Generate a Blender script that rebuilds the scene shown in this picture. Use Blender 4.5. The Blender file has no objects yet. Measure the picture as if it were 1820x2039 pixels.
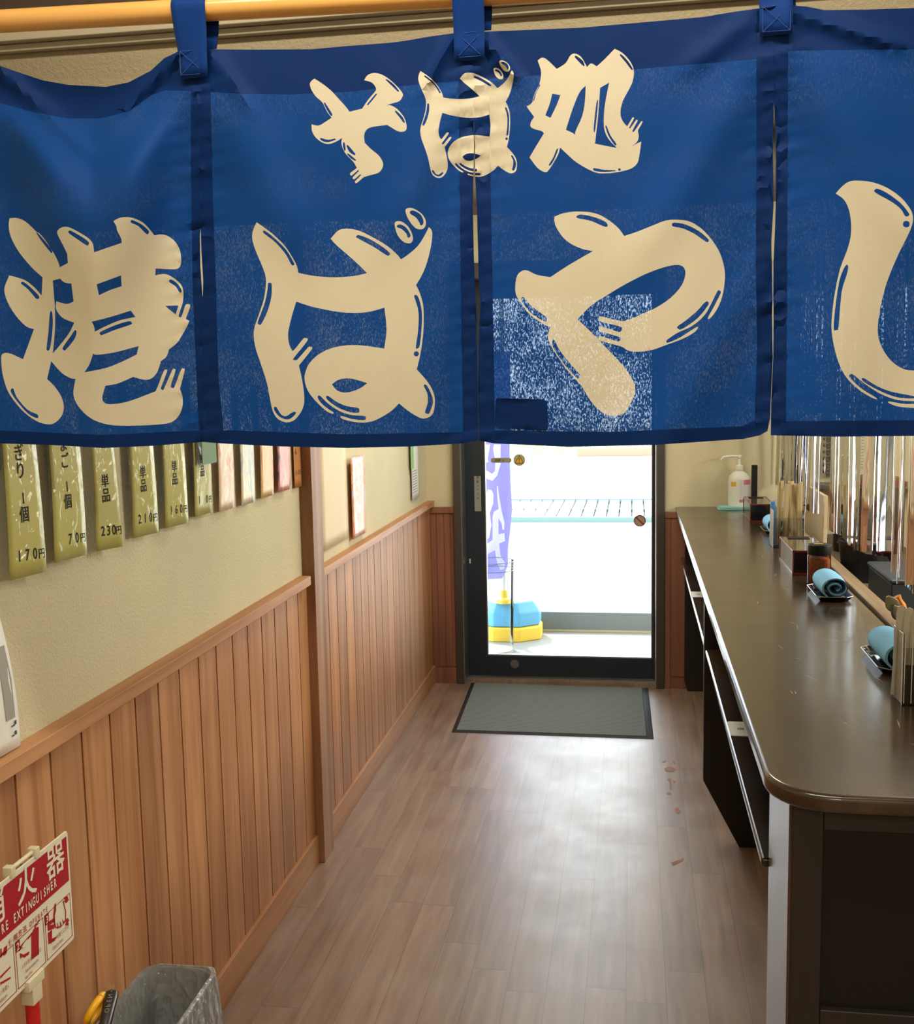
import bpy, bmesh, math, random
from mathutils import Vector, Matrix, noise
from mathutils.geometry import delaunay_2d_cdt
random.seed(7)
SC = bpy.context.scene
COL = SC.collection
PI = math.pi

# ------------------------------------------------------------------ camera
FL = 2161.0; YAW, PITCH, ROLL = .161767, .119321, -.019799
_cy, _sy, _cp, _sp = math.cos(YAW), math.sin(YAW), math.cos(PITCH), math.sin(PITCH)
CF = Vector((-_sy*_cp, _cy*_cp, -_sp))
_r = Vector((_cy, _sy, 0)); _u = _r.cross(CF)
CR = _r*math.cos(ROLL) + _u*math.sin(ROLL)
CU = -_r*math.sin(ROLL) + _u*math.cos(ROLL)
CAMP = Vector((0, 0, 1.5))
cam_d = bpy.data.cameras.new('camera'); cam = bpy.data.objects.new('camera', cam_d); COL.objects.link(cam)
cam_d.sensor_fit = 'HORIZONTAL'; cam_d.sensor_width = 36; cam_d.lens = FL/1820*36
cam_d.clip_start = .02; cam_d.clip_end = 200
M3 = Matrix((CR, CU, -CF)).transposed()
cam.matrix_world = Matrix.Translation(CAMP) @ M3.to_4x4()
SC.camera = cam

def at(x, y, ax, v):
    """point of the plane axis=v that projects to the photo's pixel x,y"""
    d = CR*((x-910)/FL) - CU*((y-1019.5)/FL) + CF
    return CAMP + d*((v-CAMP[ax])/d[ax])

# ------------------------------------------------------------------ light, world, exposure
SC.view_settings.view_transform = 'Standard'; SC.view_settings.look = 'None'
SC.view_settings.gamma = 1; SC.view_settings.use_curve_mapping = False
SC.view_settings.exposure = 0.0
SC.cycles.use_denoising = True
SC.cycles.max_bounces = 10; SC.cycles.transparent_max_bounces = 16
SC.cycles.diffuse_bounces = 4; SC.cycles.glossy_bounces = 4; SC.cycles.transmission_bounces = 6
SC.cycles.caustics_reflective = False; SC.cycles.caustics_refractive = False
SC.cycles.sample_clamp_indirect = 6
world = bpy.data.worlds.new('sky'); SC.world = world; world.use_nodes = True
bg = world.node_tree.nodes['Background']; bg.inputs[0].default_value = (.86, .93, 1, 1); bg.inputs[1].default_value = 7.3

def lamp(name, kind, loc, rot, energy, color, size=None, sy=None, **k):
    d = bpy.data.lights.new(name, kind); d.energy = energy; d.color = color
    if size is not None and kind == 'AREA':
        d.size = size
        if sy: d.shape = 'RECTANGLE'; d.size_y = sy
    for a, b in k.items(): setattr(d, a, b)
    o = bpy.data.objects.new(name, d); o.location = loc; o.rotation_euler = rot; COL.objects.link(o); return o
sun_dir = Vector((.35, -.50, -.80)).normalized()
sun = lamp('sun', 'SUN', (0, 12, 10), sun_dir.to_track_quat('-Z', 'Y').to_euler(), 5.5, (1, .95, .86), angle=.009)
lamp('lamp_front_room', 'AREA', (-.1, 1.02, 2.43), (0, 0, 0), 19, (1, .93, .80), 1.3, .12)
lamp('lamp_front_back', 'AREA', (.2, -1.3, 2.42), (0, 0, 0), 46, (1, .93, .80), 1.0, .25)
lamp('lamp_kitchen', 'AREA', (1.3, 3.0, 2.40), (0, 0, 0), 30, (1, .94, .84), .3, 1.3)
lamp('fill_kitchen_side', 'AREA', (1.85, 3.35, 1.62), (0, math.radians(78), 0), 34, (1, .95, .86), .35, 1.1)  # added low sidelight to brighten the left wall and post
lamp('lamp_aisle', 'AREA', (-.2, 4.0, 2.40), (0, 0, 0), 22, (1, .93, .80), .3, 1.2)
po = lamp('daylight_portal', 'AREA', (-.35, 5.44, 1.05), (math.radians(-90), 0, 0), 1, (1, 1, 1), 1.0, 2.0)
po.data.cycles.is_portal = True

# ------------------------------------------------------------------ materials
def mat(name, col, rough=.5, spec=.5, metal=0, coat=0, coat_r=.1, alpha=None):
    m = bpy.data.materials.new(name); m.use_nodes = True
    b = m.node_tree.nodes['Principled BSDF']
    b.inputs['Base Color'].default_value = (*col, 1); b.inputs['Roughness'].default_value = rough
    b.inputs['Specular IOR Level'].default_value = spec; b.inputs['Metallic'].default_value = metal
    b.inputs['Coat Weight'].default_value = coat; b.inputs['Coat Roughness'].default_value = coat_r
    return m
def nd(m, t, **k):
    n = m.node_tree.nodes.new(t)
    for a, b in k.items(): setattr(n, a, b)
    return n
def lk(m, a, b): m.node_tree.links.new(a, b)
def bsdf(m): return m.node_tree.nodes['Principled BSDF']
def coords(m, scale=(1, 1, 1), rot=(0, 0, 0)):
    g = nd(m, 'ShaderNodeNewGeometry'); p = nd(m, 'ShaderNodeMapping')
    p.inputs['Scale'].default_value = scale; p.inputs['Rotation'].default_value = rot
    lk(m, g.outputs['Position'], p.inputs['Vector']); return p.outputs['Vector']
def noise_n(m, vec, scale, detail=3, rough=.5, dist=0):
    n = nd(m, 'ShaderNodeTexNoise'); n.inputs['Scale'].default_value = scale; n.inputs['Detail'].default_value = detail
    n.inputs['Roughness'].default_value = rough; n.inputs['Distortion'].default_value = dist
    lk(m, vec, n.inputs['Vector']); return n.outputs['Fac']
def ramp(m, fac, stops):
    r = nd(m, 'ShaderNodeValToRGB'); e = r.color_ramp.elements
    while len(e) < len(stops): e.new(.5)
    for i, (p, c) in enumerate(stops):
        e[i].position = p; e[i].color = (*c, 1) if len(c) == 3 else c
    lk(m, fac, r.inputs['Fac']); return r.outputs['Color']
def bump(m, h, strength, dist, normal_in='Normal', b=None):
    n = nd(m, 'ShaderNodeBump'); n.inputs['Strength'].default_value = strength; n.inputs['Distance'].default_value = dist
    lk(m, h, n.inputs['Height'])
    lk(m, n.outputs['Normal'], (b or bsdf(m)).inputs[normal_in]); return n
def math_n(m, op, a, b=None, c=None):
    n = nd(m, 'ShaderNodeMath', operation=op)
    for i, v in enumerate((a, b, c)):
        if v is None: continue
        if isinstance(v, (int, float)): n.inputs[i].default_value = v
        else: lk(m, v, n.inputs[i])
    return n.outputs[0]
def mixc(m, fac, a, b, mode='MIX'):
    n = nd(m, 'ShaderNodeMix', data_type='RGBA', blend_type=mode)
    for i, v in ((0, fac), (6, a), (7, b)):
        if isinstance(v, (int, float)): n.inputs[i].default_value = v
        elif isinstance(v, tuple): n.inputs[i].default_value = (*v, 1)
        else: lk(m, v, n.inputs[i])
    return n.outputs[2]
def S(r, g, b):
    f = lambda c: ((c/255+.055)/1.055)**2.4 if c > 10 else c/255/12.92
    return (f(r), f(g), f(b))

def wood(name, c1, c2, rough=.45, axis='z', scale=1.0, coat=0, spec=.5, board=None, groove=None):
    """grain running along one axis; board=(axis index, width, offset) gives each board its own tone"""
    m = mat(name, c1, rough, spec, coat=coat, coat_r=.15)
    st = {'x': (1.2, 22, 22), 'y': (22, 1.2, 22), 'z': (22, 22, 1.2)}[axis]
    vec = coords(m, tuple(s*scale for s in st))
    if board:
        g = nd(m, 'ShaderNodeNewGeometry'); sx = nd(m, 'ShaderNodeSeparateXYZ'); lk(m, g.outputs['Position'], sx.inputs[0])
        idx = math_n(m, 'FLOOR', math_n(m, 'DIVIDE', math_n(m, 'SUBTRACT', sx.outputs[board[0]], board[2]), board[1]))
        wn = nd(m, 'ShaderNodeTexWhiteNoise', noise_dimensions='1D'); lk(m, idx, wn.inputs['W'])
        ad = nd(m, 'ShaderNodeVectorMath', operation='ADD'); lk(m, vec, ad.inputs[0])
        sc = nd(m, 'ShaderNodeVectorMath', operation='SCALE'); lk(m, wn.outputs['Color'], sc.inputs[0]); sc.inputs['Scale'].default_value = 40
        lk(m, sc.outputs[0], ad.inputs[1]); vec = ad.outputs[0]
    n1 = noise_n(m, vec, 1.0, 5, .6, .6)
    n2 = noise_n(m, vec, 4.0, 3, .6, .2)
    col = ramp(m, n1, [(.32, c2), (.62, c1)])
    col = mixc(m, math_n(m, 'MULTIPLY', n2, .22), col, tuple(c*.45 for c in c2))
    if board:
        hv = nd(m, 'ShaderNodeHueSaturation'); lk(m, col, hv.inputs['Color'])
        lk(m, math_n(m, 'MULTIPLY_ADD', wn.outputs['Value'], .30, .86), hv.inputs['Value'])
        col = hv.outputs['Color']
    lk(m, col, bsdf(m).inputs['Base Color'])
    bump(m, n2, .12, .002)
    return m

def plaster(name, col):
    m = mat(name, col, .85, .2)
    v = coords(m, (1, 1, 1))
    n = noise_n(m, v, 150, 3, .6); n3 = noise_n(m, v, 420, 2, .5)
    big = noise_n(m, v, 2.0, 3)
    lk(m, ramp(m, big, [(.3, tuple(c*.93 for c in col)), (.7, tuple(min(1, c*1.06) for c in col))]), bsdf(m).inputs['Base Color'])
    bump(m, math_n(m, 'ADD', n, math_n(m, 'MULTIPLY', n3, .4)), .55, .004)
    return m

def sheet(name, tint, gloss_rough, fres=1.45, wave=None, alpha_tint=1.0, base=0.0):
    """thin clear plastic or glass: clear through with a mirror-like fresnel reflection"""
    m = bpy.data.materials.new(name); m.use_nodes = True; t = m.node_tree; t.nodes.clear()
    out = t.nodes.new('ShaderNodeOutputMaterial'); mx = t.nodes.new('ShaderNodeMixShader')
    tr = t.nodes.new('ShaderNodeBsdfTransparent'); tr.inputs[0].default_value = (*tint, 1)
    gl = t.nodes.new('ShaderNodeBsdfGlossy'); gl.inputs['Roughness'].default_value = gloss_rough
    fr = t.nodes.new('ShaderNodeFresnel'); fr.inputs['IOR'].default_value = fres
    fac = math_n(m, 'ADD', fr.outputs[0], base)
    t.links.new(fac, mx.inputs[0]); t.links.new(tr.outputs[0], mx.inputs[1]); t.links.new(gl.outputs[0], mx.inputs[2])
    t.links.new(mx.outputs[0], out.inputs[0])
    if wave:
        vec = coords(m, wave[0]); n = noise_n(m, vec, wave[1], 2, .5, .3)
        b = nd(m, 'ShaderNodeBump'); b.inputs['Strength'].default_value = wave[2]; b.inputs['Distance'].default_value = wave[3]
        lk(m, n, b.inputs['Height']); lk(m, b.outputs[0], gl.inputs['Normal']); lk(m, b.outputs[0], fr.inputs['Normal'])
    return m

def fabric(name, col, trans, holes=0.0, sheen=.25):
    m = mat(name, col, .6, .10)
    t = m.node_tree; b = bsdf(m); out = t.nodes['Material Output']
    b.inputs['Sheen Weight'].default_value = sheen; b.inputs['Sheen Roughness'].default_value = .4
    v = coords(m)
    w = noise_n(m, v, 900, 2, .6); bump(m, w, .10, .0006)
    tl = nd(m, 'ShaderNodeBsdfTranslucent'); tl.inputs[0].default_value = (*[min(1, c*1.4) for c in col], 1)
    mx = nd(m, 'ShaderNodeMixShader'); mx.inputs[0].default_value = trans
    lk(m, b.outputs[0], mx.inputs[1]); lk(m, tl.outputs[0], mx.inputs[2]); last = mx.outputs[0]
    if holes:
        vec = coords(m, (1.0, 1.0, .45))
        h = math_n(m, 'ADD', noise_n(m, vec, 620, 2, .6), math_n(m, 'MULTIPLY', math_n(m, 'SUBTRACT', noise_n(m, v, 16, 2), .5), .35))
        fac = ramp(m, h, [(.50, (0, 0, 0)), (.72, (holes, holes, holes))])
        tp = nd(m, 'ShaderNodeBsdfTransparent'); tp.inputs[0].default_value = (.8, .9, 1, 1)
        m2 = nd(m, 'ShaderNodeMixShader'); lk(m, fac, m2.inputs[0]); lk(m, last, m2.inputs[1]); lk(m, tp.outputs[0], m2.inputs[2]); last = m2.outputs[0]
    lk(m, last, out.inputs[0])
    return m

M = {}
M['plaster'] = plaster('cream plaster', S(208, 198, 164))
M['plaster_dimmed'] = plaster('cream plaster dimmed above opening', S(158, 144, 114))  # same plaster darkened: dimness above the opening put into its colour
M['ceiling'] = mat('ceiling board', S(205, 198, 180), .9, .2)
M['wains'] = wood('wainscot cedar', S(196, 142, 98), S(160, 106, 66), .5, 'z', 1.0, spec=.3, board=(1, .108, 1.557))
M['rail'] = wood('rail cedar', S(194, 142, 98), S(166, 112, 70), .5, 'y', 1.0, spec=.35)
M['post'] = wood('post cedar', S(176, 132, 98), S(140, 98, 68), .5, 'z', .8, spec=.35)
M['redwood'] = wood('red stained wood', S(158, 106, 84), S(124, 80, 62), .4, 'z', .8)
M['groove'] = mat('groove shadow wood', S(74, 40, 20), .8, .1)
M['dark_upper'] = wood('dark upper wall', S(74, 56, 40), S(52, 38, 26), .6, 'x', .7)  # dark brown grain for the wall above the moulding
M['trim_white'] = mat('off white moulding', S(176, 164, 138), .5, .4)
M['black_frame'] = mat('black door frame', S(34, 46, 56), .35, .5)
M['brown_frame'] = mat('bronze jamb', S(70, 64, 60), .4, .5)
M['alu'] = mat('aluminium', S(170, 170, 165), .3, .5, metal=.9)
M['glass'] = sheet('door glass', (.97, .99, .98), .0)
M['navy'] = fabric('navy noren cloth', (.0032, .050, .225), .20, .13, 0)
M['navy2'] = fabric('navy noren cloth double', (.0010, .018, .095), .03, 0, 0)
M['print'] = fabric('cream noren print', S(200, 190, 164), .10, .05, .05)
M['strap'] = fabric('navy loop cloth', (.002, .030, .16), .02, 0, .1)
M['rodwood'] = wood('varnished rod', S(226, 170, 92), S(206, 146, 70), .3, 'x', 1.0, coat=.3)
M['ink'] = mat('black ink', (.012, .012, .012), .6, .2)
M['white'] = mat('white paper', S(225, 222, 212), .6, .3)
M['mat_rib'] = mat('entrance mat', S(132, 140, 136), .95, .1)
M['rubber'] = mat('mat rubber edge', S(44, 46, 52), .35, .5)
M['counter'] = mat('counter lacquer', S(66, 50, 34), .22, .5, coat=.35, coat_r=.12)
def _ctr():
    m = M['counter']; v = coords(m, (14, .8, 14)); n = noise_n(m, v, 1, 4, .6, .4)
    lk(m, ramp(m, n, [(.3, S(44, 32, 21)), (.7, S(68, 51, 33))]), bsdf(m).inputs['Base Color'])
    v2 = coords(m, (1, 1, 1)); n2 = noise_n(m, v2, 5, 4, .6)
    lk(m, ramp(m, n2, [(.35, (.20,)*3), (.7, (.28,)*3)]), bsdf(m).inputs['Roughness'])
    v3 = coords(m, (90, 7, 90), (0, 0, .2)); n3 = noise_n(m, v3, 1, 2, .5)
    bump(m, n3, .05, .001)
_ctr()
M['counter_dark'] = wood('counter dark panel', S(34, 26, 22), S(24, 18, 15), .5, 'z', .5)
M['counter_leg'] = wood('worn counter leg', S(74, 58, 46), S(48, 36, 28), .28, 'z', 1.2, coat=.6)
M['curb'] = wood('worn curb wood', S(136, 116, 92), S(98, 78, 58), .4, 'y', .8)
M['steel'] = mat('steel', S(150, 146, 138), .32, .5, metal=.9)
M['kitchen_top'] = mat('kitchen worktop', S(96, 86, 66), .45, .4)
M['asphalt'] = mat('pale concrete', S(225, 222, 214), .9, .1)
M['porch'] = mat('porch tile', S(150, 152, 150), .7, .3)
M['kerb'] = mat('kerb stone', S(120, 128, 132), .8, .2)

# floor: planks 97.5 mm wide with random tone and random end joints
def floor_mat():
    m = mat('vinyl plank floor', (.3, .2, .12), .40, 1.0)
    g = nd(m, 'ShaderNodeNewGeometry'); s = nd(m, 'ShaderNodeSeparateXYZ'); lk(m, g.outputs['Position'], s.inputs[0])
    u = math_n(m, 'DIVIDE', math_n(m, 'ADD', s.outputs[0], .018), .0975)
    iu = math_n(m, 'FLOOR', u); fu = math_n(m, 'FRACT', u)
    w1 = nd(m, 'ShaderNodeTexWhiteNoise', noise_dimensions='1D'); lk(m, iu, w1.inputs['W'])
    vv = math_n(m, 'ADD', math_n(m, 'DIVIDE', s.outputs[1], .91), math_n(m, 'MULTIPLY', w1.outputs['Value'], 7.3))
    iv = math_n(m, 'FLOOR', vv); fv = math_n(m, 'FRACT', vv)
    cb = nd(m, 'ShaderNodeCombineXYZ'); lk(m, iu, cb.inputs[0]); lk(m, iv, cb.inputs[1])
    w2 = nd(m, 'ShaderNodeTexWhiteNoise', noise_dimensions='2D'); lk(m, cb.outputs[0], w2.inputs['Vector'])
    vec = coords(m, (30, 2.2, 1)); ad = nd(m, 'ShaderNodeVectorMath', operation='ADD'); lk(m, vec, ad.inputs[0])
    sc = nd(m, 'ShaderNodeVectorMath', operation='SCALE'); lk(m, w2.outputs['Color'], sc.inputs[0]); sc.inputs['Scale'].default_value = 30; lk(m, sc.outputs[0], ad.inputs[1])
    n = noise_n(m, ad.outputs[0], 1, 5, .6, .5)
    col = ramp(m, n, [(.3, S(118, 88, 66)), (.65, S(152, 120, 94))])
    hv = nd(m, 'ShaderNodeHueSaturation'); lk(m, col, hv.inputs['Color']); lk(m, math_n(m, 'MULTIPLY_ADD', w2.outputs['Value'], .28, .86), hv.inputs['Value'])
    hv.inputs['Saturation'].default_value = .92
    e1 = math_n(m, 'LESS_THAN', fu, .018); e2 = math_n(m, 'LESS_THAN', fv, .0026)
    edge = math_n(m, 'MAXIMUM', e1, e2)
    col = mixc(m, math_n(m, 'MULTIPLY', edge, .65), hv.outputs['Color'], S(62, 44, 32))
    cl = noise_n(m, coords(m), 4.5, 5, .65)
    col = mixc(m, ramp(m, cl, [(.42, (0,)*3), (.75, (.28,)*3)]), col, S(160, 148, 136))
    lk(m, col, bsdf(m).inputs['Base Color'])
    lk(m, ramp(m, cl, [(.3, (.34,)*3), (.75, (.46,)*3)]), bsdf(m).inputs['Roughness'])
    bump(m, math_n(m, 'ADD', math_n(m, 'MULTIPLY', edge, -1), math_n(m, 'MULTIPLY', n, .08)), .3, .001)
    return m
M['floor'] = floor_mat()

# ------------------------------------------------------------------ object helpers
ORG = {}
def tag(o, label=None, cat=None, group=None, kind=None):
    if label: o['label'] = label
    if cat: o['category'] = cat
    if group: o['group'] = group
    if kind: o['kind'] = kind
    return o
def _link(o, origin, parent):
    COL.objects.link(o); ORG[o.name] = Vector(origin)
    if parent is not None:
        o.parent = parent; o.location = Vector(origin) - ORG[parent.name]
    else: o.location = origin
    return o
def thing(name, loc, label, cat, group=None):
    o = bpy.data.objects.new(name, None); o.empty_display_size = .05
    _link(o, Vector(loc), None); return tag(o, label, cat, group)
class MB:
    def __init__(s): s.v = []; s.f = []; s.mi = []; s.cur = 0
    def _add(s, vs, fs):
        b = len(s.v); s.v += [Vector(p) for p in vs]
        for f in fs: s.f.append([b+i for i in f]); s.mi.append(s.cur)
        return s
    def box(s, x0, x1, y0, y1, z0, z1):
        vs = [(x, y, z) for x in (x0, x1) for y in (y0, y1) for z in (z0, z1)]
        return s._add(vs, [(0, 1, 3, 2), (4, 6, 7, 5), (0, 4, 5, 1), (2, 3, 7, 6), (0, 2, 6, 4), (1, 5, 7, 3)])
    def hexa(s, lo, hi):
        """two quads (bottom and top ring, same winding) joined"""
        n = len(lo); vs = list(lo)+list(hi)
        return s._add(vs, [tuple(range(n))[::-1], tuple(range(n, 2*n))] + [(i, (i+1) % n, n+(i+1) % n, n+i) for i in range(n)])
    def loft(s, rings, cap0=True, cap1=True, closed=True):
        n = len(rings[0]); vs = [p for r in rings for p in r]; fs = []
        for k in range(len(rings)-1):
            for i in range(n if closed else n-1):
                a = k*n+i; b = k*n+(i+1) % n
                fs.append((a, b, b+n, a+n))
        if cap0: fs.append(tuple(range(n))[::-1])
        if cap1: fs.append(tuple(range((len(rings)-1)*n, len(rings)*n)))
        return s._add(vs, fs)
    def tube(s, path, r, seg=10, cap=True):
        path = [Vector(p) for p in path]; rs = r if isinstance(r, (list, tuple)) else [r]*len(path)
        rings = []; ref = None
        for i, p in enumerate(path):
            t = (path[min(i+1, len(path)-1)]-path[max(i-1, 0)]).normalized()
            if ref is None:
                ref = t.cross(Vector((0, 0, 1)))
                if ref.length < .1: ref = t.cross(Vector((1, 0, 0)))
            ref = (ref - t*ref.dot(t)).normalized(); b = t.cross(ref)
            rings.append([p+(ref*math.cos(a)+b*math.sin(a))*rs[i] for a in (2*PI*k/seg for k in range(seg))])
        return s.loft(rings, cap, cap)
    def lathe(s, c, prof, seg=28, sx=1, sy=1, cap=True):
        c = Vector(c)
        rings = [[c+Vector((r*sx*math.cos(a), r*sy*math.sin(a), z)) for a in (2*PI*k/seg for k in range(seg))] for r, z in prof]
        return s.loft(rings, cap, cap)
    def prism(s, pts, fn, d0, d1):
        """polygon pts (u,v) extruded between depths; fn(u,v,d)->xyz"""
        return s.hexa([fn(u, v, d0) for u, v in pts], [fn(u, v, d1) for u, v in pts])
    def grid(s, fn, nu, nv):
        vs = [fn(i/nu, j/nv) for j in range(nv+1) for i in range(nu+1)]
        return s._add(vs, [(j*(nu+1)+i, j*(nu+1)+i+1, (j+1)*(nu+1)+i+1, (j+1)*(nu+1)+i) for j in range(nv) for i in range(nu)])
    def build(s, name, mats, parent=None, origin=None, bevel=0, smooth=False, seg=2, solid=0, fixn=True):
        if origin is None: origin = ORG[parent.name] if parent is not None else Vector((0, 0, 0))
        if origin == 'base':
            xs = [p.x for p in s.v]; ys = [p.y for p in s.v]; zs = [p.z for p in s.v]
            origin = Vector(((min(xs)+max(xs))/2, (min(ys)+max(ys))/2, min(zs)))
        origin = Vector(origin)
        me = bpy.data.meshes.new(name); me.from_pydata([p-origin for p in s.v], [], s.f)
        if not isinstance(mats, (list, tuple)): mats = [mats]
        for q in mats: me.materials.append(q)
        if len(mats) > 1: me.polygons.foreach_set('material_index', s.mi)
        bm = bmesh.new(); bm.from_mesh(me)
        if fixn: bmesh.ops.recalc_face_normals(bm, faces=bm.faces)
        if bevel:
            es = [e for e in bm.edges if len(e.link_faces) == 2 and e.calc_face_angle(0) > .5]
            bmesh.ops.bevel(bm, geom=es, offset=bevel, segments=seg, profile=.5, affect='EDGES', clamp_overlap=True)
        bm.to_mesh(me); bm.free()
        if smooth or bevel:
            me.polygons.foreach_set('use_smooth', [True]*len(me.polygons))
            me.set_sharp_from_angle(angle=math.radians(38 if not bevel else 50))
        o = bpy.data.objects.new(name, me); _link(o, origin, parent)
        if bevel:
            wn_ = o.modifiers.new('normals', 'WEIGHTED_NORMAL'); wn_.keep_sharp = True; wn_.weight = 80
        if solid:
            md = o.modifiers.new('thickness', 'SOLIDIFY'); md.thickness = solid; md.offset = 0
        return o
def structure(o): o['kind'] = 'structure'; return o

def rrect(x0, x1, y0, y1, r, n=5):
    pts = []
    for cx, cy, a0 in ((x1-r, y1-r, 0), (x0+r, y1-r, 90), (x0+r, y0+r, 180), (x1-r, y0+r, 270)):
        for k in range(n+1):
            a = math.radians(a0+90*k/n); pts.append((cx+r*math.cos(a), cy+r*math.sin(a)))
    return pts

# lettering: the glyphs of the built-in font turned into flat meshes
def glyphs(items, frame, name, material, parent, lift=.0006, bold=0.0):
    """items: (text, u, v, height, xscale, angle); frame: function (u,v,d)->world"""
    mb = MB()
    for it in items:
        tx, u, v, h, xs = it[:5]; ang = it[5] if len(it) > 5 else 0
        cu = bpy.data.curves.new('glyph', 'FONT'); cu.body = tx; cu.size = 1; cu.offset = bold; cu.resolution_u = 3
        cu.align_x = 'CENTER'
        to = bpy.data.objects.new('glyph', cu); COL.objects.link(to); bpy.context.view_layer.update()
        dg = bpy.context.evaluated_depsgraph_get(); me = bpy.data.meshes.new_from_object(to.evaluated_get(dg))
        ca, sa = math.cos(ang), math.sin(ang); k = h/.74
        vs = []
        for q in me.vertices:
            a, b = q.co.x*k*xs, q.co.y*k
            vs.append(frame(u+a*ca-b*sa, v+a*sa+b*ca, lift))
        mb._add(vs, [tuple(p.vertices) for p in me.polygons])
        bpy.data.objects.remove(to); bpy.data.meshes.remove(me); bpy.data.curves.remove(cu)
    return mb.build(name, material, parent, fixn=False)

# ------------------------------------------------------------------ the room
XL, XR, YE, YB, ZC = -1.0, 2.0, 5.24, -2.4, 2.46
structure(MB().box(XL-.1, XR+.1, YB-.1, YE+.2, -.06, 0).build('floor', M['floor']))
structure(MB().box(XL-.1, XR+.1, YB-.1, YE+.16, ZC, ZC+.06).build('ceiling', M['ceiling']))
structure(MB().box(XL-.12, XL, YB, YE+.16, 0, ZC).build('wall_left', M['plaster']))
structure(MB().box(XR, XR+.1, YB, YE+.16, 0, ZC).build('wall_right', M['plaster']))
structure(MB().box(XL-.1, XR+.1, YB-.1, YB, 0, ZC).build('wall_near', M['plaster']))
b = MB(); b.box(XL, -.835, YE, YE+.16, 0, ZC); b.box(.148, XR, YE, YE+.16, 0, ZC); b.box(-.835, .148, YE, YE+.16, 2.03, ZC)
structure(b.build('wall_end', M['plaster']))
b = MB(); b.box(XL, XR, 1.60, 1.70, 1.755, 2.05); structure(b.build('wall_above_opening', M['plaster_dimmed']))
b = MB(); b.box(XL, XR, 1.585, 1.71, 2.05, ZC); structure(b.build('trim_1', M['dark_upper']))
b = MB(); b.box(XL, XR, 1.575, 1.60, 2.021, 2.06); b.box(XL, XR, 1.588, 1.60, 2.010, 2.021)
structure(b.build('trim_2', M['trim_white'], bevel=.002))

sc_ = MB()
for st_ in ("1318,1518 1326,1513 1327,1517", "1338,1512 1346,1520 1343,1524", "1322,1530 1334,1526 1348,1532 1340,1537 1326,1536", "1328,1552 1336,1549 1338,1571 1334,1572 1333,1557", "1340,1553 1346,1556 1342,1562", "1326,1579 1336,1578 1337,1582 1328,1582", "1342,1612 1350,1607 1356,1617 1350,1621", "1336,1718 1362,1708 1360,1714 1340,1724"):
    q_ = [at(*[float(c_) for c_ in t_.split(',')], 2, .0006) for t_ in st_.split()]; sc_._add(q_, [tuple(range(len(q_)))])
sc_.build('scuff_marks', mat('brown scuff', S(150, 104, 74), .7), bpy.data.objects['floor'], fixn=False)
# left wall wainscot: tongued boards 108 mm wide, rail, baseboard, post
def boards(y0, y1, name):
    b = MB(); b.cur = 1; b.box(XL, -.9955, y0, y1, .05, .91); b.cur = 0
    k = math.floor((y0-1.557)/.108)
    while True:
        a = 1.557+k*.108; k += 1
        lo, hi = max(a+.003, y0), min(a+.105, y1)
        if lo >= y1: break
        if hi > lo: b.box(XL+.002, -.988, lo, hi, .05, .91)
    return structure(b.build(name, [M['wains'], M['groove']]))
boards(YB, 3.162, 'trim_3'); boards(3.262, YE-.012, 'trim_4')
b = MB(); b.box(XL, -.965, YB, 3.135, .896, .924); structure(b.build('trim_5', M['rail'], bevel=.0015, seg=1))
b = MB(); b.box(XL, -.965, 3.266, YE-.012, .895, .922); structure(b.build('trim_6', M['rail'], bevel=.0015, seg=1))
b = MB(); b.box(XL, -.979, YB, 3.162, 0, .09); b.box(XL, -.979, 3.262, YE-.012, 0, .088)
structure(b.build('baseboard_left', M['rail'], bevel=.0015, seg=1))
structure(MB().box(XL-.01, -.960, 3.160, 3.266, 0, ZC).build('trim_7', M['post'], bevel=.002))
# end wall: red stained wainscot either side of the door
b = MB()
b.box(XL+.012, -.868, YE-.010, YE, .0, .866)
for x in (-.962, -.925, -.893): b.box(x-.0255+.03, x+.001+.03, YE-.013, YE-.004, .085, .858)
b.box(XL+.012, -.868, YE-.016, YE, 0, .075); b.box(XL+.012, -.868, YE-.020, YE, .860, .890)
structure(b.build('trim_8', M['redwood'], bevel=.0012, seg=1))
b = MB(); b.box(.150, .330, YE-.010, YE, 0, .84); b.box(.150, .178, YE-.014, YE, 0, .864); b.box(.182, .33, YE-.013, YE, .06, .832); b.box(.150, .330, YE-.018, YE, .836, .864)
structure(b.build('trim_9', M['redwood'], bevel=.0012, seg=1))

# ------------------------------------------------------------------ sliding door
DY = 5.37
door = bpy.data.objects.new('door_1', None); _link(door, Vector((-.35, DY, 0)), None); structure(door)
b = MB()
b.box(-.868, -.832, 5.215, 5.42, 0, 2.06); b.box(.112, .150, 5.215, 5.42, 0, 2.06); b.box(-.868, .150, 5.215, 5.42, 1.985, 2.06)
b.build('jamb', M['brown_frame'], door, bevel=.002)
b = MB(); b.box(-.834, -.829, 5.225, 5.36, 0, 1.985); b.box(.108, .113, 5.235, 5.36, 0, 1.985)
b.build('guide_strip', M['alu'], door)
MB().box(-.832, .112, 5.325, 5.42, 0, .008).build('sill', M['alu'], door)
b = MB(); b.box(-.832, -.731, DY-.02, DY+.02, .01, 1.985); b.box(.094, .112, DY-.02, DY+.02, .01, 1.985)
b.box(-.731, .094, DY-.02, DY+.02, .01, .115); b.box(-.731, .094, DY-.02, DY+.02, 1.90, 1.985)
leaf = b.build('door_leaf', M['black_frame'], door, bevel=.002)
MB().box(-.733, .096, DY-.003, DY+.003, .113, 1.902).build('pane', M['glass'], leaf)
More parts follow.
